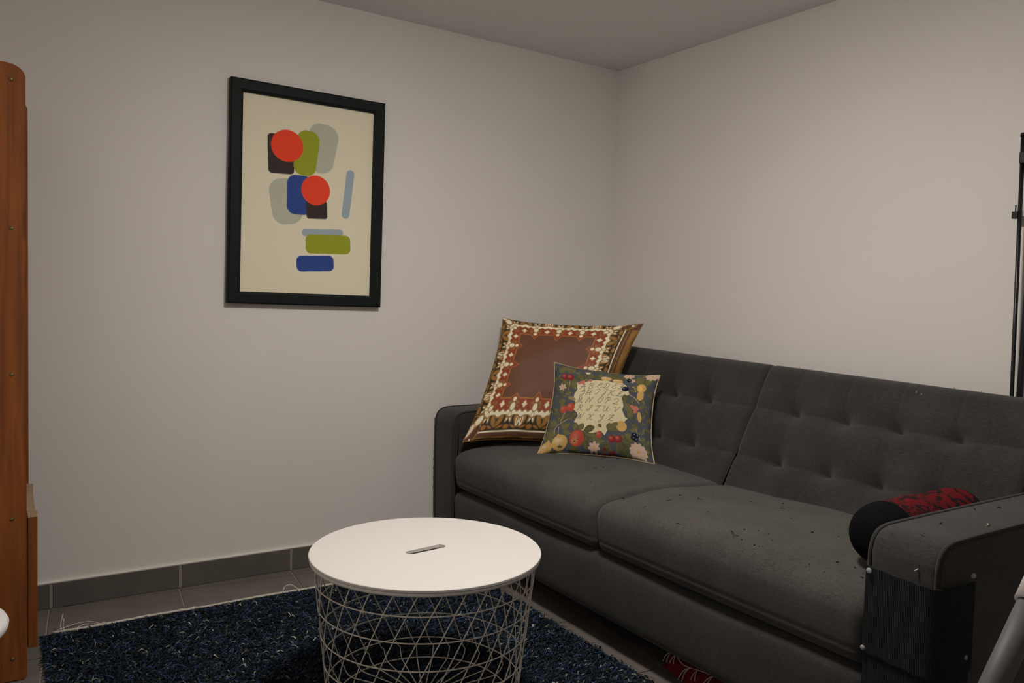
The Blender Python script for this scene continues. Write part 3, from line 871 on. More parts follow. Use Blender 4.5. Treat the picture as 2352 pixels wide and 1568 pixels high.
# ------------------------------------------------------------------ small tapestry cushion with an alphabet
LET = {
 'A': [[(0, .05), (.15, .02), (.4, .45), (.72, 1), (.76, .5), (.84, .02), (1, .08)], [(.12, .48), (.45, .42), (1.0, .46)]],
 'B': [[(.12, .85), (.3, 1), (.42, .9), (.34, .5), (.22, .02)], [(.05, .6), (.3, .95), (.7, 1), (.85, .82), (.6, .56), (.42, .52), (.75, .45), (.84, .2), (.55, 0), (.15, .05), (.05, .18)]],
 'C': [[(.55, .7), (.5, .85), (.65, .95), (.85, .85), (.7, .65), (.4, .55), (.3, .72), (.45, 1), (.2, .6), (.1, .25), (.3, 0), (.65, .05), (.85, .25)]],
 'D': [[(.35, .95), (.42, .5), (.25, .05), (.05, .08), (.15, .2), (.5, .0), (.9, .35), (.9, .8), (.55, 1), (.2, .88), (.05, .65)]],
 'E': [[(.75, .8), (.85, .95), (.6, 1), (.4, .82), (.6, .58), (.3, .5), (.1, .22), (.3, 0), (.65, .06), (.8, .25)], [(.6, .58), (.72, .6)]],
 'F': [[(.1, .85), (.3, .95), (.6, .88), (1.0, 1)], [(.65, .92), (.55, .5), (.35, .05), (.1, .05), (.05, .18)], [(.3, .45), (.8, .5)]],
 'G': [[(.1, .55), (.4, .75), (.75, .95), (.6, 1), (.35, .8), (.4, .6), (.8, .75), (.7, .4), (.45, -.2), (.15, -.25), (.2, 0), (.85, .35)]],
 'H': [[(0, .05), (.2, .1), (.4, .95)], [(.1, .85), (.4, .95)], [(.95, 1), (.75, .5), (.72, .05), (.95, .1)], [(.1, .5), (.5, .42), (1.05, .55)]],
 'I': [[(.15, .8), (.35, .95), (.85, .95)], [(.75, .95), (.55, .4), (.3, .05), (.0, .12)]],
 'J': [[(.2, .8), (.4, .95), (.85, 1), (.65, .5), (.35, -.25), (.1, -.3), (.15, -.08), (.7, .3)]],
 'K': [[(.05, .85), (.3, .95), (.4, .85), (.3, .4), (.1, 0), (-.05, .1)], [(1.0, 1), (.7, .7), (.4, .52), (.6, .3), (.8, .02), (1.05, .1)]],
 'L': [[(.25, .65), (.45, .5), (.8, .8), (.7, 1), (.5, .8), (.35, .3), (.1, .05), (-.05, .12), (.2, .18), (.6, 0), (.95, .12)]],
 'M': [[(-.1, .05), (.1, .05), (.35, .95), (.4, .05), (.7, .95), (.72, .3), (.8, .02), (1.05, .1)]],
 'N': [[(-.1, .02), (.08, .02), (.4, .95), (.55, .3), (.68, .05), (.85, .6), (1.1, .95)]],
 'O': [[(.5, 1), (.2, .7), (.1, .25), (.35, 0), (.75, .3), (.85, .8), (.6, 1), (.45, .85), (.6, .65)]],
 'P': [[(.4, .9), (.4, .5), (.2, .05), (.0, .05)], [(.0, .55), (.2, .9), (.6, 1), (.9, .85), (.75, .55), (.45, .45)]],
 'Q': [[(.1, .75), (.35, 1), (.75, .95), (.85, .65), (.55, .25), (.2, .02), (.1, .15), (.4, .15), (.7, -.05), (1.0, .1)]],
 'R': [[(.4, .9), (.35, .5), (.15, .05), (-.05, .1)], [(.1, .6), (.25, .92), (.65, 1), (.85, .8), (.65, .55), (.4, .5), (.6, .3), (.75, .02), (1.0, .1)]],
 'S': [[(-.05, .1), (.3, .2), (.75, .75), (.85, .95), (.65, 1), (.45, .8), (.6, .5), (.5, .1), (.2, 0), (.0, .18)]],
 'T': [[(.1, .8), (.3, .95), (.6, .9), (1.0, 1)], [(.65, .95), (.5, .4), (.3, .05), (.05, .05), (.2, .15), (.7, .0)]],
 'U': [[(.0, .8), (.2, 1), (.3, .8), (.15, .3), (.3, .0), (.6, .25), (.85, .95)], [(.85, .95), (.75, .4), (.8, .05), (1.05, .12)]],
 'V': [[(.05, .8), (.25, 1), (.35, .8), (.35, .05), (.7, .5), (.85, .9), (1.05, .95)]],
 'W': [[(.0, .8), (.15, 1), (.2, .6), (.2, .02), (.5, .85), (.5, .02), (.85, .6), (1.05, 1)]],
 'X': [[(.1, .75), (.3, 1), (.45, .8), (.55, .3), (.75, .0), (.95, .15)], [(1.0, 1), (.7, .75), (.4, .3), (.15, .0), (-.05, .1)]],
 'Y': [[(.05, .8), (.25, 1), (.3, .7), (.4, .45), (.7, .65), (.95, 1), (.8, .5), (.5, -.2), (.2, -.3), (.2, -.1), (.8, .3)]],
 'Z': [[(.15, .75), (.3, .95), (.6, .88), (.9, 1), (.5, .5), (.1, .05), (.3, .15), (.6, .02), (.9, .1)], [(.3, .5), (.75, .52)]],
}
NAVY = lin(86, 90, 98, 0.95); TCREAM = lin(222, 208, 168, 1.0); LEAF = lin(112, 108, 70, 0.95); LEAF2 = lin(92, 92, 62, 0.95); RIB = lin(146, 138, 98, 0.95)
TRED = lin(188, 82, 60, 0.95); DRED = lin(138, 50, 52, 0.95); PINK = lin(205, 120, 104, 0.95); YEL = lin(210, 172, 104, 0.95); FLOW = lin(216, 188, 165, 0.95); INK = lin(70, 72, 78, 1.0); BLK = lin(34, 38, 48)
def small_print(U, V):
    # print laid out on a 1700-unit cloth
    tl, tr, bl, br_ = [np.array(a, float) for a in ((245, 65), (1715, 250), (25, 1335), (1650, 1460))]
    X = (1 - U) * (1 - V) * tl[0] + U * (1 - V) * tr[0] + (1 - U) * V * bl[0] + U * V * br_[0]
    Y = (1 - U) * (1 - V) * tl[1] + U * (1 - V) * tr[1] + (1 - U) * V * bl[1] + U * V * br_[1]
    pt = Paint(X, Y, NAVY)
    r2 = random.Random(3)
    # woven mottling
    n = rng.normal(0, 0.05, pt.X.size)[:, None]
    # background foliage round the border
    for k in range(620):
        a, b = r2.random(), r2.random()
        e_ = min(a, 1 - a, b, 1 - b)
        if e_ > 0.20: continue
        x = (1 - a) * (1 - b) * tl[0] + a * (1 - b) * tr[0] + (1 - a) * b * bl[0] + a * b * br_[0]
        y = (1 - a) * (1 - b) * tl[1] + a * (1 - b) * tr[1] + (1 - a) * b * bl[1] + a * b * br_[1]
        if r2.random() < 0.75:
            pt.leaf(x, y, r2.uniform(60, 110), r2.uniform(14, 26), r2.uniform(0, 6.28), LEAF if r2.random() < .5 else LEAF2, RIB if r2.random() < .6 else None)
    pt.poly([(560, 395), (640, 395), (800, 350), (1000, 350), (1100, 385), (1230, 385), (1300, 440), (1350, 575), (1250, 640), (1270, 760), (1250, 820), (1300, 930), (1335, 935), (1270, 1000), (1150, 1010), (1040, 1090), (985, 1180), (930, 1120), (850, 1140), (740, 1165), (640, 1110), (590, 1030), (520, 985), (580, 900), (560, 850), (500, 800), (540, 720), (510, 650), (520, 580), (570, 500)], TCREAM)
    for (x, y, L, w, a, c) in ((520, 430, 150, 48, 1.2, LEAF), (1290, 640, 130, 52, 1.4, LEAF2), (1340, 780, 170, 55, 1.0, LEAF), (1370, 870, 130, 50, 1.9, LEAF), (380, 900, 150, 45, -0.7, LEAF2), (500, 900, 150, 55, 2.3, LEAF2), (545, 1050, 110, 46, 1.9, LEAF), (640, 1060, 110, 44, 2.2, LEAF), (760, 1090, 170, 48, -0.25, LEAF2), (710, 1150, 120, 42, 0.6, LEAF2), (800, 1180, 150, 30, 0.15, LEAF), (1110, 1050, 200, 36, -0.55, LEAF), (1050, 1060, 110, 38, 1.9, LEAF), (1130, 1110, 160, 26, -0.1, LEAF2), (915, 1050, 70, 22, 0.6, LEAF2), (400, 1030, 150, 42, 2.8, LEAF), (420, 1120, 140, 40, 0.4, LEAF), (200, 970, 130, 55, 0.5, LEAF), (180, 1120, 130, 55, 0.3, LEAF), (480, 180, 180, 60, 0.5, LEAF), (350, 190, 120, 50, 2.4, LEAF), (500, 320, 150, 30, 0.9, LEAF2), (360, 400, 140, 35, 2.2, LEAF), (330, 700, 160, 30, 1.9, LEAF), (480, 640, 150, 28, 0.4, RIB), (700, 280, 200, 26, -0.1, LEAF2), (900, 320, 200, 30, 0.3, LEAF2), (1150, 300, 180, 34, 0.3, LEAF2), (1480, 360, 170, 60, 1.0, LEAF), (1600, 360, 150, 45, 1.9, LEAF), (1430, 1030, 130, 42, 0.3, LEAF2), (1340, 1180, 130, 45, 0.5, LEAF), (1290, 1260, 170, 52, 0.3, LEAF2), (1250, 1360, 190, 60, 0.9, LEAF2), (1160, 1340, 140, 40, 1.7, LEAF2), (700, 1240, 150, 48, 1.9, LEAF2), (540, 1350, 160, 60, 0.3, LEAF2), (330, 1360, 170, 35, 0.2, LEAF2), (900, 1270, 110, 35, 2.4, LEAF), (830, 1240, 80, 26, 1.0, LEAF), (1000, 1330, 130, 40, -0.3, LEAF2), (1500, 900, 120, 30, 1.4, LEAF), (1430, 1080, 120, 30, 2.6, LEAF)):
        pt.leaf(x, y, L, w, a, c, RIB)
    pt.poly([(700, 210), (780, 205), (770, 240), (720, 245)], TCREAM)
    for pts in ([(850, 1000), (880, 1070), (905, 1120)], [(220, 1090), (260, 1010), (420, 935)], [(390, 820), (340, 900), (310, 960)], [(1350, 580), (1430, 630), (1500, 710)], [(460, 360), (430, 510)], [(1460, 1080), (1480, 1150), (1510, 1210)], [(1385, 460), (1420, 480), (1440, 540)], [(290, 1030), (285, 1110)]):
        pt.stroke(catmull(pts, 4), 9, lin(190, 165, 130))
    F = lambda x, y, rx, ry, a, c, hi: (pt.ell(x, y, rx, ry, a, c, 4), pt.ell(x - rx * .25, y - ry * .3, rx * .45, ry * .4, a, hi, rx * .5, 0.75))
    F(385, 297, 48, 52, 0, DRED, PINK); F(470, 310, 55, 52, -.4, DRED, PINK)
    F(465, 770, 62, 66, 0.2, TRED, PINK); F(355, 790, 60, 50, -.5, TRED, PINK)
    F(575, 1208, 108, 106, 0, TRED, PINK)
    for k in range(9):
        a = k * 0.7; pt.stroke([(540, 1245), (540 + 50 * math.cos(a), 1245 + 45 * math.sin(a))], 9, YEL)
    pt.ell(540, 1245, 16, 14, 0, LEAF2)
    F(325, 1240, 112, 100, 0.1, YEL, TCREAM); pt.poly([(255, 1170), (290, 1120), (340, 1150), (330, 1190)], YEL)
    F(125, 1290, 98, 80, -0.1, YEL, TCREAM); pt.poly([(110, 1230), (150, 1180), (180, 1200), (175, 1240)], YEL)
    pt.ell(335, 1295, 36, 12, 0.1, LEAF2)
    for a in (0.2, 1.2, 2.2, 3.4, 4.4): pt.stroke([(335, 1295), (335 + 38 * math.cos(a), 1295 + 24 * math.sin(a))], 6, LEAF2)
    for a in (-0.6, -0.2, 0.2, 0.6): pt.stroke(catmull([(125 + 60 * a, 1225), (125 + 110 * a, 1290), (125 + 70 * a, 1355)], 4), 4, lin(180, 138, 70), 0.6)
    F(1005, 322, 76, 36, 0.1, YEL, TCREAM); F(1170, 362, 75, 34, 0.15, YEL, TCREAM)
    pt.ell(1515, 480, 66, 66, 0, YEL, 4); pt.ell(1510, 590, 50, 76, 0.1, YEL, 4); pt.ell(1505, 480, 30, 50, 0, lin(226, 186, 110, 1.2), 25, .7)
    pt.ell(1505, 900, 28, 70, -.1, YEL, 4)
    pt.ell(1240, 1050, 78, 72, 0, YEL, 4); pt.leaf(1110, 1060, 200, 34, -0.5, LEAF, RIB)
    F(900, 1168, 42, 44, 0, TRED, PINK); F(1085, 1225, 55, 50, 0, DRED, PINK); F(1185, 1225, 55, 52, 0, DRED, PINK)
    for (x, y) in ((600, 400), (635, 385), (668, 372), (655, 400), (770, 352), (1390, 755), (1425, 790), (1455, 770), (1450, 810), (1475, 790), (1440, 835), (1410, 770)):
        pt.ell(x, y, 26, 22, 0, PINK, 4)
    for (x, y) in ((975, 1350), (965, 1405), (1060, 1395), (1100, 1395)): pt.ell(x, y, 20, 20, 0, DRED, 4)
    def flower(x, y, R, n_, ry=0.8):
        for k in range(n_):
            a = k * 2 * math.pi / n_ + 0.3
            pt.ell(x + R * .58 * math.cos(a), y + R * .58 * ry * math.sin(a), R * .5, R * .26, math.atan2(math.sin(a) * ry, math.cos(a)), FLOW, 4)
            pt.stroke([(x, y), (x + R * .7 * math.cos(a), y + R * .7 * ry * math.sin(a))], 4, lin(190, 130, 110), 0.6)
        pt.ell(x, y, R * .18, R * .16, 0, YEL)
    flower(335, 455, 58, 6); flower(825, 1330, 80, 7); flower(1455, 1360, 120, 12); flower(1320, 265, 70, 7, .6); flower(1630, 280, 85, 9, .7); flower(1375, 355, 42, 6)
    pt.ell(1285, 495, 54, 40, 0, BLK, 4); pt.ell(1262, 485, 14, 9, 0, lin(90, 110, 130), 4)
    for (x, y) in ((1420, 1150), (1440, 1210), (1400, 1190), (1330, 350), (1460, 1160)): pt.ell(x, y, 34, 30, 0, BLK, 4); pt.ell(x + 8, y - 6, 10, 8, 0, lin(130, 145, 160), 4)
    # the alphabet
    rows = (('ABCDEF', [(600, 490), (725, 487), (862, 483), (955, 487), (1080, 487), (1175, 495)]),
            ('GHIJKL', [(600, 590), (690, 590), (830, 588), (935, 590), (1030, 603), (1155, 612)]),
            ('MNOPQ', [(555, 710), (700, 705), (870, 712), (985, 720), (1100, 735)]),
            ('RSTUV', [(560, 825), (705, 830), (830, 835), (950, 845), (1110, 855)]),
            ('WXYZ', [(565, 945), (715, 965), (880, 975), (1030, 980)]))
    for s_, pos in rows:
        for ch, (x, y) in zip(s_, pos):
            w_, h_ = (86, 84)
            for st in LET[ch]:
                q = catmull(st, 6)
                pts = np.stack([x + q[:, 0] * w_ + q[:, 1] * 26, y - q[:, 1] * h_ + q[:, 0] * 5], 1)
                pt.stroke(pts, 6.5, INK, 0.9, 3.5)
    C = pt.C * (1 + n)
    return np.clip(C, 0, 1)
small_c = [(-0.588, -0.350, 0.831), (-0.300, -0.686, 0.800), (-0.760, -0.492, 0.477), (-0.436, -0.818, 0.472)]
cush2 = empty('tapestry_cushion', (-0.59, -0.65, 0.47))
tag(cush2, 'small tapestry cushion woven with fruit, flowers and a script alphabet', 'cushion')
f_, b_, rim, nrm = cushion_mesh('tapestry', small_c, 521, 0.062, 0.045, 0.10, small_print, lin(80, 70, 50), 0.003, 2.1)
o = link('woven_front', f_, M['tapestry']); reparent_world(o, cush2)
o = link('plain_back', b_, M['tapestry']); reparent_world(o, cush2)
o = tube('cord_piping', rim[::6], 0.0035, simple('cream_piping', lin(190, 172, 135, 1.1), 0.8, var=0.3, scale=120), None, 8, True); reparent_world(o, cush2)

# ------------------------------------------------------------------ bolster
bol = empty('bolster_cushion', (-0.53, -1.974, 0.472))
tag(bol, 'cylindrical bolster cushion in red and black damask with black ends beside the armrest', 'cushion')
R_ = 0.078
def bol_ring(x, r):
    a = np.linspace(0, 2 * np.pi, 48, endpoint=False)
    return np.stack([np.full(48, x), r * np.cos(a), R_ + 0.004 + r * np.sin(a) * 0.98], 1)
def bol_mesh(name, stations):
    V = np.concatenate([bol_ring(x, r) for x, r in stations]); F = []
    for i in range(len(stations) - 1):
        for k in range(48):
            F.append((i * 48 + k, i * 48 + (k + 1) % 48, (i + 1) * 48 + (k + 1) % 48, (i + 1) * 48 + k))
    return np_mesh(name, V, np.array(F), True)
X0, X1 = -0.322, 0.090
link('damask_cover', bol_mesh('body', [(x, R_ * (1 + 0.02 * math.sin(x * 40))) for x in np.linspace(X0 + 0.085, X1 - 0.02, 24)]), M['damask'], bol)
endp = [(X0 + 0.085 - 0.085 * math.sin(a), max(R_ * math.cos(a) ** 0.75, 0.0005)) for a in np.linspace(0, math.pi / 2 - 0.001, 20)]
link('end_cap', bol_mesh('end', endp), M['black_cloth'], bol)
endp = [(X1 - 0.02 + 0.04 * math.sin(a), max(R_ * math.cos(a) ** 0.75, 0.0005)) for a in np.linspace(0, math.pi / 2 - 0.001, 14)]
link('end_cap', bol_mesh('end', endp), M['black_cloth'], bol)

# ------------------------------------------------------------------ wire basket table
TXc, TYc = -1.5988, -1.1953
ZR = 0.016                           # top of the rug pile under the basket
tb = empty('wire_basket_table', (TXc, TYc, ZR))
tag(tb, 'round white-topped side table on a cream wire basket standing on the blue rug', 'table')
zt = 0.42 - ZR
def lid_mesh():
    n = 96; bm = bmesh.new()
    a0 = math.atan2(0.0142, 0.116)
    ca, sa = math.cos(a0), math.sin(a0)
    cxs, cys = (-1.6026 - TXc), (-1.1988 - TYc)
    L2, w2 = 0.046, 0.0145
    slot, outer = [], []
    for k in range(n):
        t = 2 * math.pi * k / n
        # stadium outline by direction
        dx, dy = math.cos(t), math.sin(t)
        ex = 1.0
        lo, hi = 0.0, 0.2
        for _ in range(40):
            md = (lo + hi) / 2
            px, py = md * dx, md * dy
            q = max(abs(px) - L2, 0)
            if math.hypot(q, py) < w2: lo = md
            else: hi = md
        px, py = lo * dx, lo * dy
        slot.append((cxs + px * ca - py * sa, cys + px * sa + py * ca))
        t2 = t + a0
        outer.append((math.cos(t2), math.sin(t2)))
    rings = [(None, zt), (0.3035, zt), (0.305, zt - 0.0015), (0.305, zt - 0.0065), (0.3035, zt - 0.008), ('in', zt - 0.008)]
    V = []
    for r, z in rings:
        row = []
        for k in range(n):
            if r is None or r == 'in': x, y = slot[k]
            else: x, y = outer[k][0] * r, outer[k][1] * r
            row.append(bm.verts.new((x, y, z)))
        V.append(row)
    V.append(V[0])
    for i in range(len(V) - 1):
        for k in range(n):
            k2 = (k + 1) % n
            bm.faces.new([V[i][k], V[i][k2], V[i + 1][k2], V[i + 1][k]])
    return bm_mesh('lid', bm, False)
link('lid', lid_mesh(), M['white_lacquer'], tb)
# shallow inner tray plate under the slot
lathe('underplate', [(0.0, zt - 0.030), (0.09, zt - 0.030), (0.09, zt - 0.0285), (0.0, zt - 0.0285)], M['white_lacquer'], tb, 32)
for k in range(4):
    a = k * math.pi / 2 + 0.5
    link('bracket', bm_mesh('br', box_bm(0.08 * math.cos(a) - .004, 0.08 * math.cos(a) + .004, 0.08 * math.sin(a) - .004, 0.08 * math.sin(a) + .004, zt - 0.029, zt - 0.0078)), M['white_lacquer'], tb)
link('rim', tubes_mesh('rim', [([(0.2985 * math.cos(t), 0.2985 * math.sin(t), zt - 0.0135) for t in np.linspace(0, 2 * np.pi, 96, endpoint=False)], 0.0052, 10, True)]), M['white_lacquer'], tb)
def br_(z): return 0.250 + 0.043 * min(max(z / (zt - 0.012), 0), 1)
for z in (0.334, 0.268, 0.198, 0.124, 0.054):
    link('ring', tubes_mesh('ring', [([(br_(z) * math.cos(t), br_(z) * math.sin(t), z) for t in np.linspace(0, 2 * np.pi, 80, endpoint=False)], 0.0017, 6, True)]), M['wire'], tb)
link('ring', tubes_mesh('ring', [([(0.232 * math.cos(t), 0.232 * math.sin(t), 0.003) for t in np.linspace(0, 2 * np.pi, 80, endpoint=False)], 0.0018, 6, True)]), M['wire'], tb)
link('ring', tubes_mesh('ring', [([(0.045 * math.cos(t), 0.045 * math.sin(t), 0.003) for t in np.linspace(0, 2 * np.pi, 32, endpoint=False)], 0.0018, 6, True)]), M['wire'], tb)
NW = 32; TW = 0.68
zs_ = np.linspace(zt - 0.014, 0.040, 12)
pts = []
top = np.array([0.2935, 0.0]); 
for z in zs_:
    f = (zs_[0] - z) / (zs_[0] - 0.0)
    a = -TW * f
    pts.append((br_(z) * math.cos(a), br_(z) * math.sin(a), z))
aend = -TW * (zs_[0] - 0.02) / zs_[0]
for k in range(1, 7):                       # rounded turn into the bottom
    b = k / 6 * math.pi / 2
    r_ = br_(0.04) - 0.036 * (1 - math.cos(b)); z_ = 0.040 - 0.036 * math.sin(b)
    pts.append((r_ * math.cos(aend), r_ * math.sin(aend), z_))
pts.append((0.045 * math.cos(aend), 0.045 * math.sin(aend), 0.004))
wire_me = tubes_mesh('wire', [(pts, 0.0016, 6, False)])
wire_me.materials.append(M['wire'])
for k in range(NW):
    o = bpy.data.objects.new('wire', wire_me); col.objects.link(o); o.parent = tb
    o.rotation_euler = (0, 0, 2 * math.pi * (k + 0.35) / NW)

# ------------------------------------------------------------------ shaggy blue rug
RX0, RX1, RY0, RY1 = -2.448, -0.986, -2.55, -0.262
rug = empty('shaggy_rug', ((RX0 + RX1) / 2, (RY0 + RY1) / 2, 0.0))
tag(rug, 'shaggy dark blue rag rug with a cream fringed edge on the floor', 'rug')
o = box('backing', RX0, RX1, RY0, RY1, 0.0005, 0.007, M['rug_base'], None, 0.002, 1); reparent_world(o, rug)
NS = 105000
px = rng.uniform(RX0 + 0.004, RX1 - 0.004, NS)
py = np.where(rng.random(NS) < 0.86, rng.uniform(-1.75, RY1 - 0.006, NS), rng.uniform(RY0 + .01, -1.75, NS))
ang = np.where(rng.random(NS) < 0.6, rng.normal(0, 0.5, NS) + np.pi * (rng.random(NS) < .5), rng.uniform(0, 2 * np.pi, NS))
Ls = rng.uniform(0.012, 0.036, NS); Wd = rng.uniform(0.0009, 0.0026, NS); Ht = rng.uniform(0.004, 0.018, NS) * rng.uniform(0.6, 1.15, NS)
row = 0.5 + 0.5 * np.sin(py * 2 * np.pi / 0.024 + 2.0 * np.sin(px * 5))
clump = np.sin(px * 31 + 3 * np.sin(py * 23)) * np.sin(py * 37 + 2 * np.sin(px * 19))
Ht = Ht * (0.55 + 0.45 * row) + 0.003 * clump
Ht = np.clip(Ht, 0.002, 0.022) * np.clip((RY1 - py) / 0.03, 0.25, 1)
pal = np.array([lin(16, 22, 30), lin(27, 36, 46), lin(42, 60, 90), lin(24, 36, 40), lin(38, 48, 44), lin(66, 80, 106), lin(72, 76, 64), lin(120, 124, 120), lin(175, 175, 162)])
wts = np.array([0.27, 0.24, 0.15, 0.12, 0.08, 0.06, 0.045, 0.025, 0.010]); wts /= wts.sum()
blue = 0.5 + 0.5 * np.sin(px * 9 + 4 * np.sin(py * 11)) * np.sin(py * 13 + 2)
ci = rng.choice(len(pal), NS, p=wts)
sw = (rng.random(NS) < 0.30 * blue) & (ci == 0); ci[sw] = 2
cc = pal[ci] * rng.uniform(0.7, 1.35, NS)[:, None]
dx, dy = np.cos(ang), np.sin(ang); nx_, ny_ = -dy, dx
bend = rng.normal(0, 0.5, NS)
V = np.zeros((NS, 6, 3))
for k, (f, hz, wf) in enumerate(((0.0, 0.0, 1.0), (0.5, 1.0, 1.0), (1.0, 0.55, 0.35))):
    ox = px + dx * Ls * (f - 0.35) + nx_ * Ls * bend * (f - .5) ** 2
    oy = py + dy * Ls * (f - 0.35) + ny_ * Ls * bend * (f - .5) ** 2
    oz = 0.0062 + Ht * hz
    V[:, 2 * k, 0] = ox + nx_ * Wd * wf; V[:, 2 * k, 1] = oy + ny_ * Wd * wf; V[:, 2 * k, 2] = oz
    V[:, 2 * k + 1, 0] = ox - nx_ * Wd * wf; V[:, 2 * k + 1, 1] = oy - ny_ * Wd * wf; V[:, 2 * k + 1, 2] = oz + 0.0012
b0 = (np.arange(NS) * 6)[:, None]
F = np.concatenate([b0 + np.array([0, 1, 3, 2]), b0 + np.array([2, 3, 5, 4])])
# keep the pile low under the basket's bottom wires
V = V.reshape(-1, 3)
inb = np.hypot(V[:, 0] - TXc, V[:, 1] - TYc) < 0.255
V[inb, 2] = np.minimum(V[inb, 2], ZR - 0.001)
V[:, 0] = np.maximum(V[:, 0], -2.463)
o = link('pile', np_mesh('pile', V, F, False, np.repeat(cc, 6, 0)), M['rug_pile']); reparent_world(o, rug); o['kind'] = 'stuff'
# cream warp fringe along the far edge
lst = []
x = RX0 + 0.01
edge = [(q, RY1 + 0.003 + 0.003 * math.sin(q * 17) + rnd.uniform(-.0015, .0015), 0.010) for q in np.arange(RX0 + 0.03, RX1, 0.012)]
lst.append((edge, 0.0045, 6, False))
lst.append(([(p[0], p[1] + 0.005 + rnd.uniform(-.001, .003), 0.004) for p in edge], 0.0022, 5, False))
for k in range(46):
    x = rnd.uniform(RX0 + 0.02, RX1 - 0.03); L = rnd.uniform(0.006, 0.026); s = rnd.choice((-1, 1))
    if rnd.random() < 0.5:
        lst.append((catmull([(x, RY1, 0.006), (x + s * L * .3, RY1 + L * .8, 0.010), (x + s * L, RY1 + L, 0.006), (x + s * L * 1.6, RY1 + L * .5, 0.004), (x + s * L * 1.5, RY1, 0.005)], 4), 0.0014, 5, False))
    else:
        lst.append((catmull([(x, RY1, 0.006), (x + s * L * .6, RY1 + L * .5, 0.012), (x + s * L * 1.6, RY1 + L * .6, 0.004)], 4), 0.0014, 5, False))
# the loose knot at the far left corner and the lifted loop near the table
lst.append((catmull([(-2.392, RY1 - 0.01, 0.006), (-2.396, RY1 + 0.02, 0.022), (-2.388, RY1 + 0.035, 0.056)], 5), 0.0016, 5, False))
lst.append((catmull([(-2.384, RY1 - 0.005, 0.006), (-2.389, RY1 + 0.015, 0.020), (-2.386, RY1 + 0.03, 0.040)], 5), 0.0016, 5, False))
lst.append((catmull([(-2.41, RY1 + 0.03, 0.004), (-2.36, RY1 + 0.055, 0.006), (-2.31, RY1 + 0.045, 0.010), (-2.275, RY1, 0.008)], 5), 0.0018, 5, False))
lst.append((catmull([(-2.36, RY1, 0.006), (-2.33, RY1 + 0.025, 0.012), (-2.27, RY1 + 0.01, 0.006)], 5), 0.0018, 5, False))
lst.append((catmull([(-1.70, RY1, 0.012), (-1.685, RY1 + 0.02, 0.026), (-1.66, RY1 + 0.02, 0.026), (-1.645, RY1 - 0.01, 0.016), (-1.645, RY1 - 0.02, 0.012)], 5), 0.0018, 5, False))
o = link('fringe', tubes_mesh('fringe', lst), M['cream_cord']); reparent_world(o, rug); o['kind'] = 'stuff'

# ------------------------------------------------------------------ red rug pushed under the sofa
red = empty('red_rug', (-0.60, -1.80, 0.0))
tag(red, 'folded red woven rug with white fringe pushed under the sofa', 'rug')
nx2, ny2 = 26, 40
def red_pt(i, j, top):
    u = i / nx2; v = j / ny2
    x = -0.885 + u * 0.55; y = -2.15 + v * 0.80
    hgt = 0.052 + 0.010 * math.sin(v * 16) * (1 - u) + 0.006 * math.sin(u * 9 + v * 7)
    ed = min(u / 0.10, (1 - v) / 0.05, 1.0)
    z = 0.002 + hgt * (math.sqrt(max(1 - (1 - min(ed, 1)) ** 2, 0)) if top else 0)
    return (x + 0.012 * math.sin(v * 13), y, min(z, 0.072))
V = [red_pt(i, j, True) for i in range(nx2 + 1) for j in range(ny2 + 1)]
V += [(p[0], p[1], 0.0012) for p in V]
L = (nx2 + 1) * (ny2 + 1); F = []
for i in range(nx2):
    for j in range(ny2):
        a = i * (ny2 + 1) + j
        F.append((a, a + ny2 + 1, a + ny2 + 2, a + 1)); F.append((L + a, L + a + 1, L + a + ny2 + 2, L + a + ny2 + 1))
bm = bmesh.new(); vv = [bm.verts.new(v) for v in V]
for f in F: bm.faces.new([vv[i] for i in f])
for i in range(nx2):
    for j in (0, ny2):
        a = i * (ny2 + 1) + j; bm.faces.new([vv[a], vv[a + ny2 + 1], vv[L + a + ny2 + 1], vv[L + a]])
for j in range(ny2):
    for i in (0, nx2):
        a = i * (ny2 + 1) + j; bm.faces.new([vv[a], vv[a + 1], vv[L + a + 1], vv[L + a]])
o = link('folded_cloth', bm_mesh('folded_cloth', bm, True), M['red_wool']); reparent_world(o, red)
lst = []
edge = []
for j in range(0, 34):
    y = -1.36 - j * 0.022
    edge.append((-0.872 + 0.008 * math.sin(j * 1.3) + 0.012 * math.sin((y + 2.15) / .8 * 13), y, 0.050 + 0.007 * math.sin(j * 0.9)))
lst.append((catmull(edge, 3), 0.0017, 5, False))
for j in range(1, 33):
    p = edge[j]; L = rnd.uniform(0.02, 0.05); s = rnd.uniform(-0.012, 0.012)
    for q in ((0, 1) if rnd.random() < 0.45 else ()):
        lst.append((catmull([p, (p[0] - 0.014, p[1] + s * .5 + q * .008, p[2] - 0.012), (p[0] - 0.020 - q * .004, p[1] + s + q * .012, max(p[2] - L, 0.003))], 4), 0.0014, 5, False))
o = link('fringe', tubes_mesh('fringe', lst), M['cream_cord']); reparent_world(o, red); o['kind'] = 'stuff'

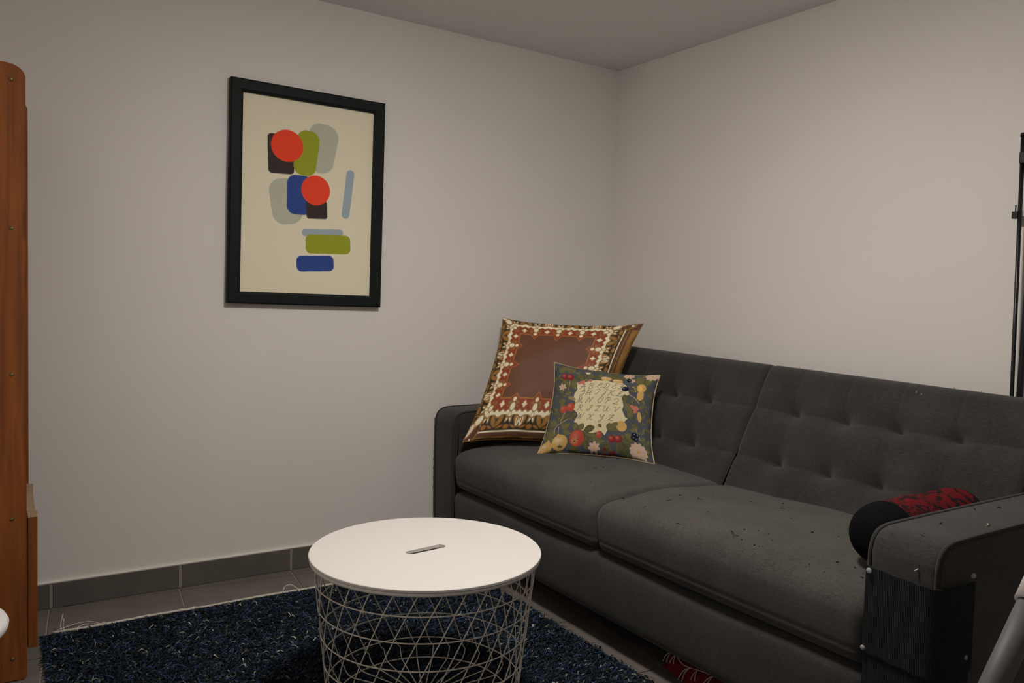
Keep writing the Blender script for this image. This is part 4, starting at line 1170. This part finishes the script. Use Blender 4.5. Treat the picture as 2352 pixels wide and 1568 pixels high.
# ------------------------------------------------------------------ framed abstract print
fx0, fx1, fz0, fz1 = -1.846, -1.239, 1.0455, 1.872
pic = empty('framed_print', ((fx0 + fx1) / 2, -0.001, (fz0 + fz1) / 2))
tag(pic, 'framed abstract print of coloured rounded shapes in a black frame on the back wall', 'picture')
wF, wh, hh = 0.0455, (fx1 - fx0) / 2, (fz1 - fz0) / 2
def rail(a, b, c_, d):
    """mitred bar between outer corners a,b and inner corners d,c"""
    sec = [(-0.0, 0.0), (-0.024, 0.0), (-0.027, 0.12), (-0.027, 0.80), (-0.022, 1.0), (-0.0, 1.0)]
    V = []
    for (o_, i_) in ((a, d), (b, c_)):
        for (yy, f) in sec:
            V.append((o_[0] + (i_[0] - o_[0]) * f, yy, o_[1] + (i_[1] - o_[1]) * f))
    k = len(sec)
    F = [tuple(range(k)), tuple(range(k, 2 * k))[::-1]] + [(i, (i + 1) % k, k + (i + 1) % k, k + i) for i in range(k)]
    bm = bmesh.new(); vv = [bm.verts.new(v) for v in V]
    for f in F: bm.faces.new([vv[i] for i in f])
    return bm_mesh('rail', bm)
O_ = [(-wh, hh), (wh, hh), (wh, -hh), (-wh, -hh)]
I_ = [(-wh + wF, hh - wF), (wh - wF, hh - wF), (wh - wF, -hh + wF), (-wh + wF, -hh + wF)]
for k in range(4):
    k2 = (k + 1) % 4
    link('frame_rail', rail(O_[k], O_[k2], I_[k2], I_[k]), M['frame'], pic)
pic.rotation_euler = (0, math.radians(0.35), 0)
# print: plain discs, bars and blocks in the sheet's colours
def sheet():
    nx_, ny_ = 260, 380
    w, h = wh - wF + 0.004, hh - wF + 0.004
    u = np.linspace(0, 1, nx_); v = np.linspace(0, 1, ny_)
    U, V_ = np.meshgrid(u, v)
    pt = Paint(U * 1000, V_ * 1450, lin(226, 218, 192, 1.15))
    red_ = lin(236, 72, 44, 1.15); grn = lin(150, 158, 44, 1.15); blu = lin(50, 74, 140, 1.15); gry = lin(186, 188, 168, 1.1); blk = lin(62, 52, 50, 1.1); lb = lin(158, 174, 182, 1.1)
    def rr(x0, y0, x1, y1, r, c, ang=0.0):
        cx, cy = (x0 + x1) / 2, (y0 + y1) / 2; pts = []
        for (sx, sy, a0) in ((1, 1, 0), (-1, 1, 90), (-1, -1, 180), (1, -1, 270)):
            for k in range(6):
                a = math.radians(a0 + k * 18)
                x = sx * ((x1 - x0) / 2 - r) + r * math.cos(a); y = sy * ((y1 - y0) / 2 - r) + r * math.sin(a)
                pts.append((cx + x * math.cos(ang) - y * math.sin(ang), cy + x * math.sin(ang) + y * math.cos(ang)))
        pt.poly(pts, c, 1.0, 3.0)
    rr(470, 150, 700, 520, 90, gry, 0.18)
    rr(190, 270, 380, 560, 30, blk, -0.04)
    rr(390, 215, 560, 555, 70, grn, 0.12)
    pt.ell(330, 350, 118, 118, 0, red_, 3)
    rr(215, 590, 440, 930, 90, gry, -0.15)
    rr(335, 555, 520, 850, 60, blu, 0.0)
    rr(480, 730, 640, 870, 20, blk, -0.05)
    pt.ell(550, 655, 110, 112, 0, red_, 3)
    rr(770, 470, 832, 850, 30, lb, 0.10)
    rr(450, 945, 770, 1000, 26, lb, -0.06)
    rr(480, 985, 830, 1130, 40, grn, -0.04)
    rr(415, 1150, 700, 1270, 36, blu, -0.06)
    pt.C *= (1 + rng.normal(0, 0.012, pt.X.size))[:, None]
    P = np.stack([(U * 2 - 1) * w, np.full(U.shape, -0.012), (1 - V_ * 2) * h], -1).reshape(-1, 3)
    idx = np.arange(nx_ * ny_).reshape(ny_, nx_)
    F = np.stack([idx[:-1, :-1].ravel(), idx[1:, :-1].ravel(), idx[1:, 1:].ravel(), idx[:-1, 1:].ravel()], 1)
    return np_mesh('print', P, F, False, np.clip(pt.C, 0, 1))
link('print_sheet', sheet(), M['print'], pic)
link('backing_board', bm_mesh('bb', box_bm(-wh + .012, wh - .012, -0.0105, -0.003, -hh + .012, hh - .012)), M['black'], pic)

# ------------------------------------------------------------------ pine shelf unit at the left
shelf = empty('pine_shelf', (-2.66, -0.33, 0.0))
tag(shelf, 'tall orange-stained pine shelf unit with rounded side panels at the left edge', 'shelf')
SX0, SX1 = -2.835, -2.492
def side_panel(y0, y1, ztop, sx1):
    prof = [(SX0, 0.0), (sx1 - 0.004, 0.0), (sx1, 0.01)] + [(sx1 - 0.045 + 0.045 * math.cos(a), ztop - 0.035 + 0.035 * math.sin(a)) for a in np.linspace(0, math.pi / 2, 10)] + [(SX0, ztop + 0.008)]
    n = len(prof)
    V = [(x, y0, z) for x, z in prof] + [(x, y1, z) for x, z in prof]
    bm = bmesh.new(); vv = [bm.verts.new(v) for v in V]
    bm.faces.new(vv[:n]); bm.faces.new(vv[n:][::-1])
    for i in range(n): bm.faces.new([vv[i], vv[n + i], vv[n + (i + 1) % n], vv[(i + 1) % n]])
    bmesh.ops.recalc_face_normals(bm, faces=bm.faces)
    bmesh.ops.bevel(bm, geom=[e for e in bm.edges if abs(e.verts[0].co.y - e.verts[1].co.y) < 1e-6], offset=0.004, segments=2, affect='EDGES')
    return bm_mesh('side_panel', bm)
o = link('side_panel', side_panel(-0.542, -0.520, 1.676, SX1), M['wood']); reparent_world(o, shelf); near_panel = o
o = link('side_panel', side_panel(-0.120, -0.098, 1.670, -2.478), M['wood']); reparent_world(o, shelf)
for z in (0.065, 0.454, 0.848, 1.24, 1.60):
    o = box('shelf_board', SX0 + 0.012, SX1 - 0.008, -0.5195, -0.1205, z - 0.010, z + 0.010, M['wood'], None, 0.002, 1); reparent_world(o, shelf)
o = box('back_panel', SX0 + 0.001, SX0 + 0.011, -0.5195, -0.1205, 0.05, 1.655, M['wood']); reparent_world(o, shelf)
for z in (0.065, 0.454, 0.848, 1.24, 1.632):
    o = lathe('screw', [(0.0, 0.0022), (0.0035, 0.0018), (0.0052, 0.0), (0.0, -0.001)], M['brass'], near_panel, 14)
    o.location = Vector((-2.5255, -0.5422, z)) - Vector(shelf.location)
    o.rotation_euler = (math.pi / 2, 0, 0)
# pull-out bin in the lowest bay, its front board with a scalloped top edge
ysb = np.linspace(-0.5185, -0.1215, 41)
def scallop(y):
    t = (y + 0.5185) / 0.397
    return 0.448 - 0.030 * math.exp(-((t - 0.42) / 0.16) ** 2) + 0.010 * t
V = []
for xx in (-2.4885, -2.4665):
    for y in ysb: V.append((xx, y, 0.078))
    for y in ysb: V.append((xx + (0.003 * math.sin((y + .52) * 16) if xx > -2.48 else 0), y, scallop(y)))
n = len(ysb); F = []
for i in range(n - 1):
    F.append((i, i + 1, n + i + 1, n + i)); F.append((2 * n + i, 3 * n + i, 3 * n + i + 1, 2 * n + i + 1))
    F.append((n + i, n + i + 1, 3 * n + i + 1, 3 * n + i)); F.append((i, 2 * n + i, 2 * n + i + 1, i + 1))
F.append((0, n, 3 * n, 2 * n)); F.append((n - 1, 3 * n - 1, 4 * n - 1, 2 * n - 1)[::-1])
bm = bmesh.new(); vv = [bm.verts.new(v) for v in V]
for f in F:
    bm.faces.new([vv[i] for i in (f if len(set(f)) == len(f) else f[:3])])
drawer = link('drawer', bm_mesh('drawer', bm), M['wood']); reparent_world(drawer, shelf)
drawer.data.materials.append(M['wood_pale'])
for p in drawer.data.polygons:
    if abs(p.normal.z) > 0.6 and p.center.z > 0.3: p.material_index = 1  # upward faces of the front board take the paler wood
o = box('drawer_side', -2.80, -2.489, -0.515, -0.503, 0.080, 0.40, M['wood_pale']); reparent_world(o, drawer)
o = box('drawer_side', -2.80, -2.489, -0.137, -0.125, 0.080, 0.40, M['wood_pale']); reparent_world(o, drawer)

# ------------------------------------------------------------------ white stool, only its seat edge in view
st = empty('white_stool', (-2.676, -1.27, 0.0))
tag(st, 'white round stool whose seat edge shows at the left picture border', 'stool')
lathe('seat', [(0.0, 0.45), (0.125, 0.45), (0.136, 0.446), (0.140, 0.438), (0.138, 0.428), (0.130, 0.418), (0.126, 0.414), (0.0, 0.414)], M['white_plastic'], st, 56)
for k in range(3):
    a = k * 2 * math.pi / 3 + 0.9
    tube('leg', [(0.07 * math.cos(a), 0.07 * math.sin(a), 0.415), (0.115 * math.cos(a), 0.115 * math.sin(a), 0.003)], [0.014, 0.010], M['white_plastic'], st, 12)

# ------------------------------------------------------------------ folded black stand behind the sofa
sd = empty('folded_stand', (0.045, -1.87, 0.0))
tag(sd, 'thin black folded metal stand leaning upright behind the sofa at the right edge', 'stand')
def rel(p): return tuple(Vector(p) - Vector(sd.location))
tube('pole', [rel((0.045, -1.869, 0.003)), rel((0.045, -1.858, 0.856)), rel((0.045, -1.8475, 1.628))], [0.0058, 0.0058, 0.0062], M['dark_metal'], sd, 12)
tube('pole', [rel((0.045, -1.886, 0.003)), rel((0.045, -1.8815, 0.86)), rel((0.045, -1.884, 1.10)), rel((0.045, -1.890, 1.55))], 0.0095, M['dark_metal'], sd, 12)
cl = link('clamp', bm_mesh('clamp', box_bm(*[a for q in ((0.034 - .045, 0.056 - .045), (-1.849 + 1.87, -1.832 + 1.87), (1.376, 1.398)) for a in q], 0.002, 2)), M['dark_metal'], sd)
tube('pin', [rel((0.045, -1.8385, 1.396)), rel((0.045, -1.8380, 1.418))], 0.0022, M['dark_metal'], cl, 8)
lathe('top_cap', [(0.0, 0.012), (0.006, 0.011), (0.0078, 0.006), (0.0078, 0.0), (0.0, 0.0)], M['black'], sd, 14, rel((0.045, -1.8475, 1.622)))
box('hinge', -0.012, 0.012, -0.024, 0.026, 1.54, 1.575, M['dark_metal'], sd, 0.003, 2)

# ------------------------------------------------------------------ grey-legged folding trestle by the camera, right edge
tr = empty('trestle', (-1.55, -2.64, 0.0))
tag(tr, 'grey metal tube leg with a white collar, a folding trestle at the bottom right corner', 'trestle')
def relt(p): return tuple(Vector(p) - Vector(tr.location))
pa, pb = Vector((-1.5746, -2.64, 0.7587)), Vector((-1.6455, -2.64, 0.6858))
dr = (pa - pb).normalized()
foot = pb - dr * (pb.z / dr.z - 0.012 / dr.z)
tube('leg', [relt(foot), relt(pb), relt(pa + dr * 0.02)], 0.0138, M['grey_tube'], tr, 20)
tube('collar', [relt(pa), relt(pa + dr * 0.09)], [0.0172, 0.0172], M['white_plastic'], tr, 24)
o = lathe('screw', [(0.0, 0.004), (0.003, 0.0035), (0.005, 0.0), (0.0, -0.001)], M['brass'], tr, 12)
pv = Vector((-dr.z, 0, dr.x))
o.location = Vector(relt(pa + dr * 0.028)) + pv * 0.0172; o.rotation_euler = pv.to_track_quat('Z', 'Y').to_euler()
apex = pa + dr * 0.16
tube('upper_tube', [relt(pa + dr * 0.08), relt(apex)], 0.0165, M['grey_tube'], tr, 20)
f2 = Vector((apex.x + 0.55, apex.y, 0.012))
tube('leg', [relt(apex - Vector((0, 0.0, 0.0))), relt(f2)], 0.0165, M['grey_tube'], tr, 20)
tube('foot_cap', [relt(foot - dr * 0.006), relt(foot + dr * 0.03)], 0.0185, M['black'], tr, 16)
d2 = (apex - f2).normalized()
tube('foot_cap', [relt(f2 - d2 * 0.006), relt(f2 + d2 * 0.03)], 0.0185, M['black'], tr, 16)
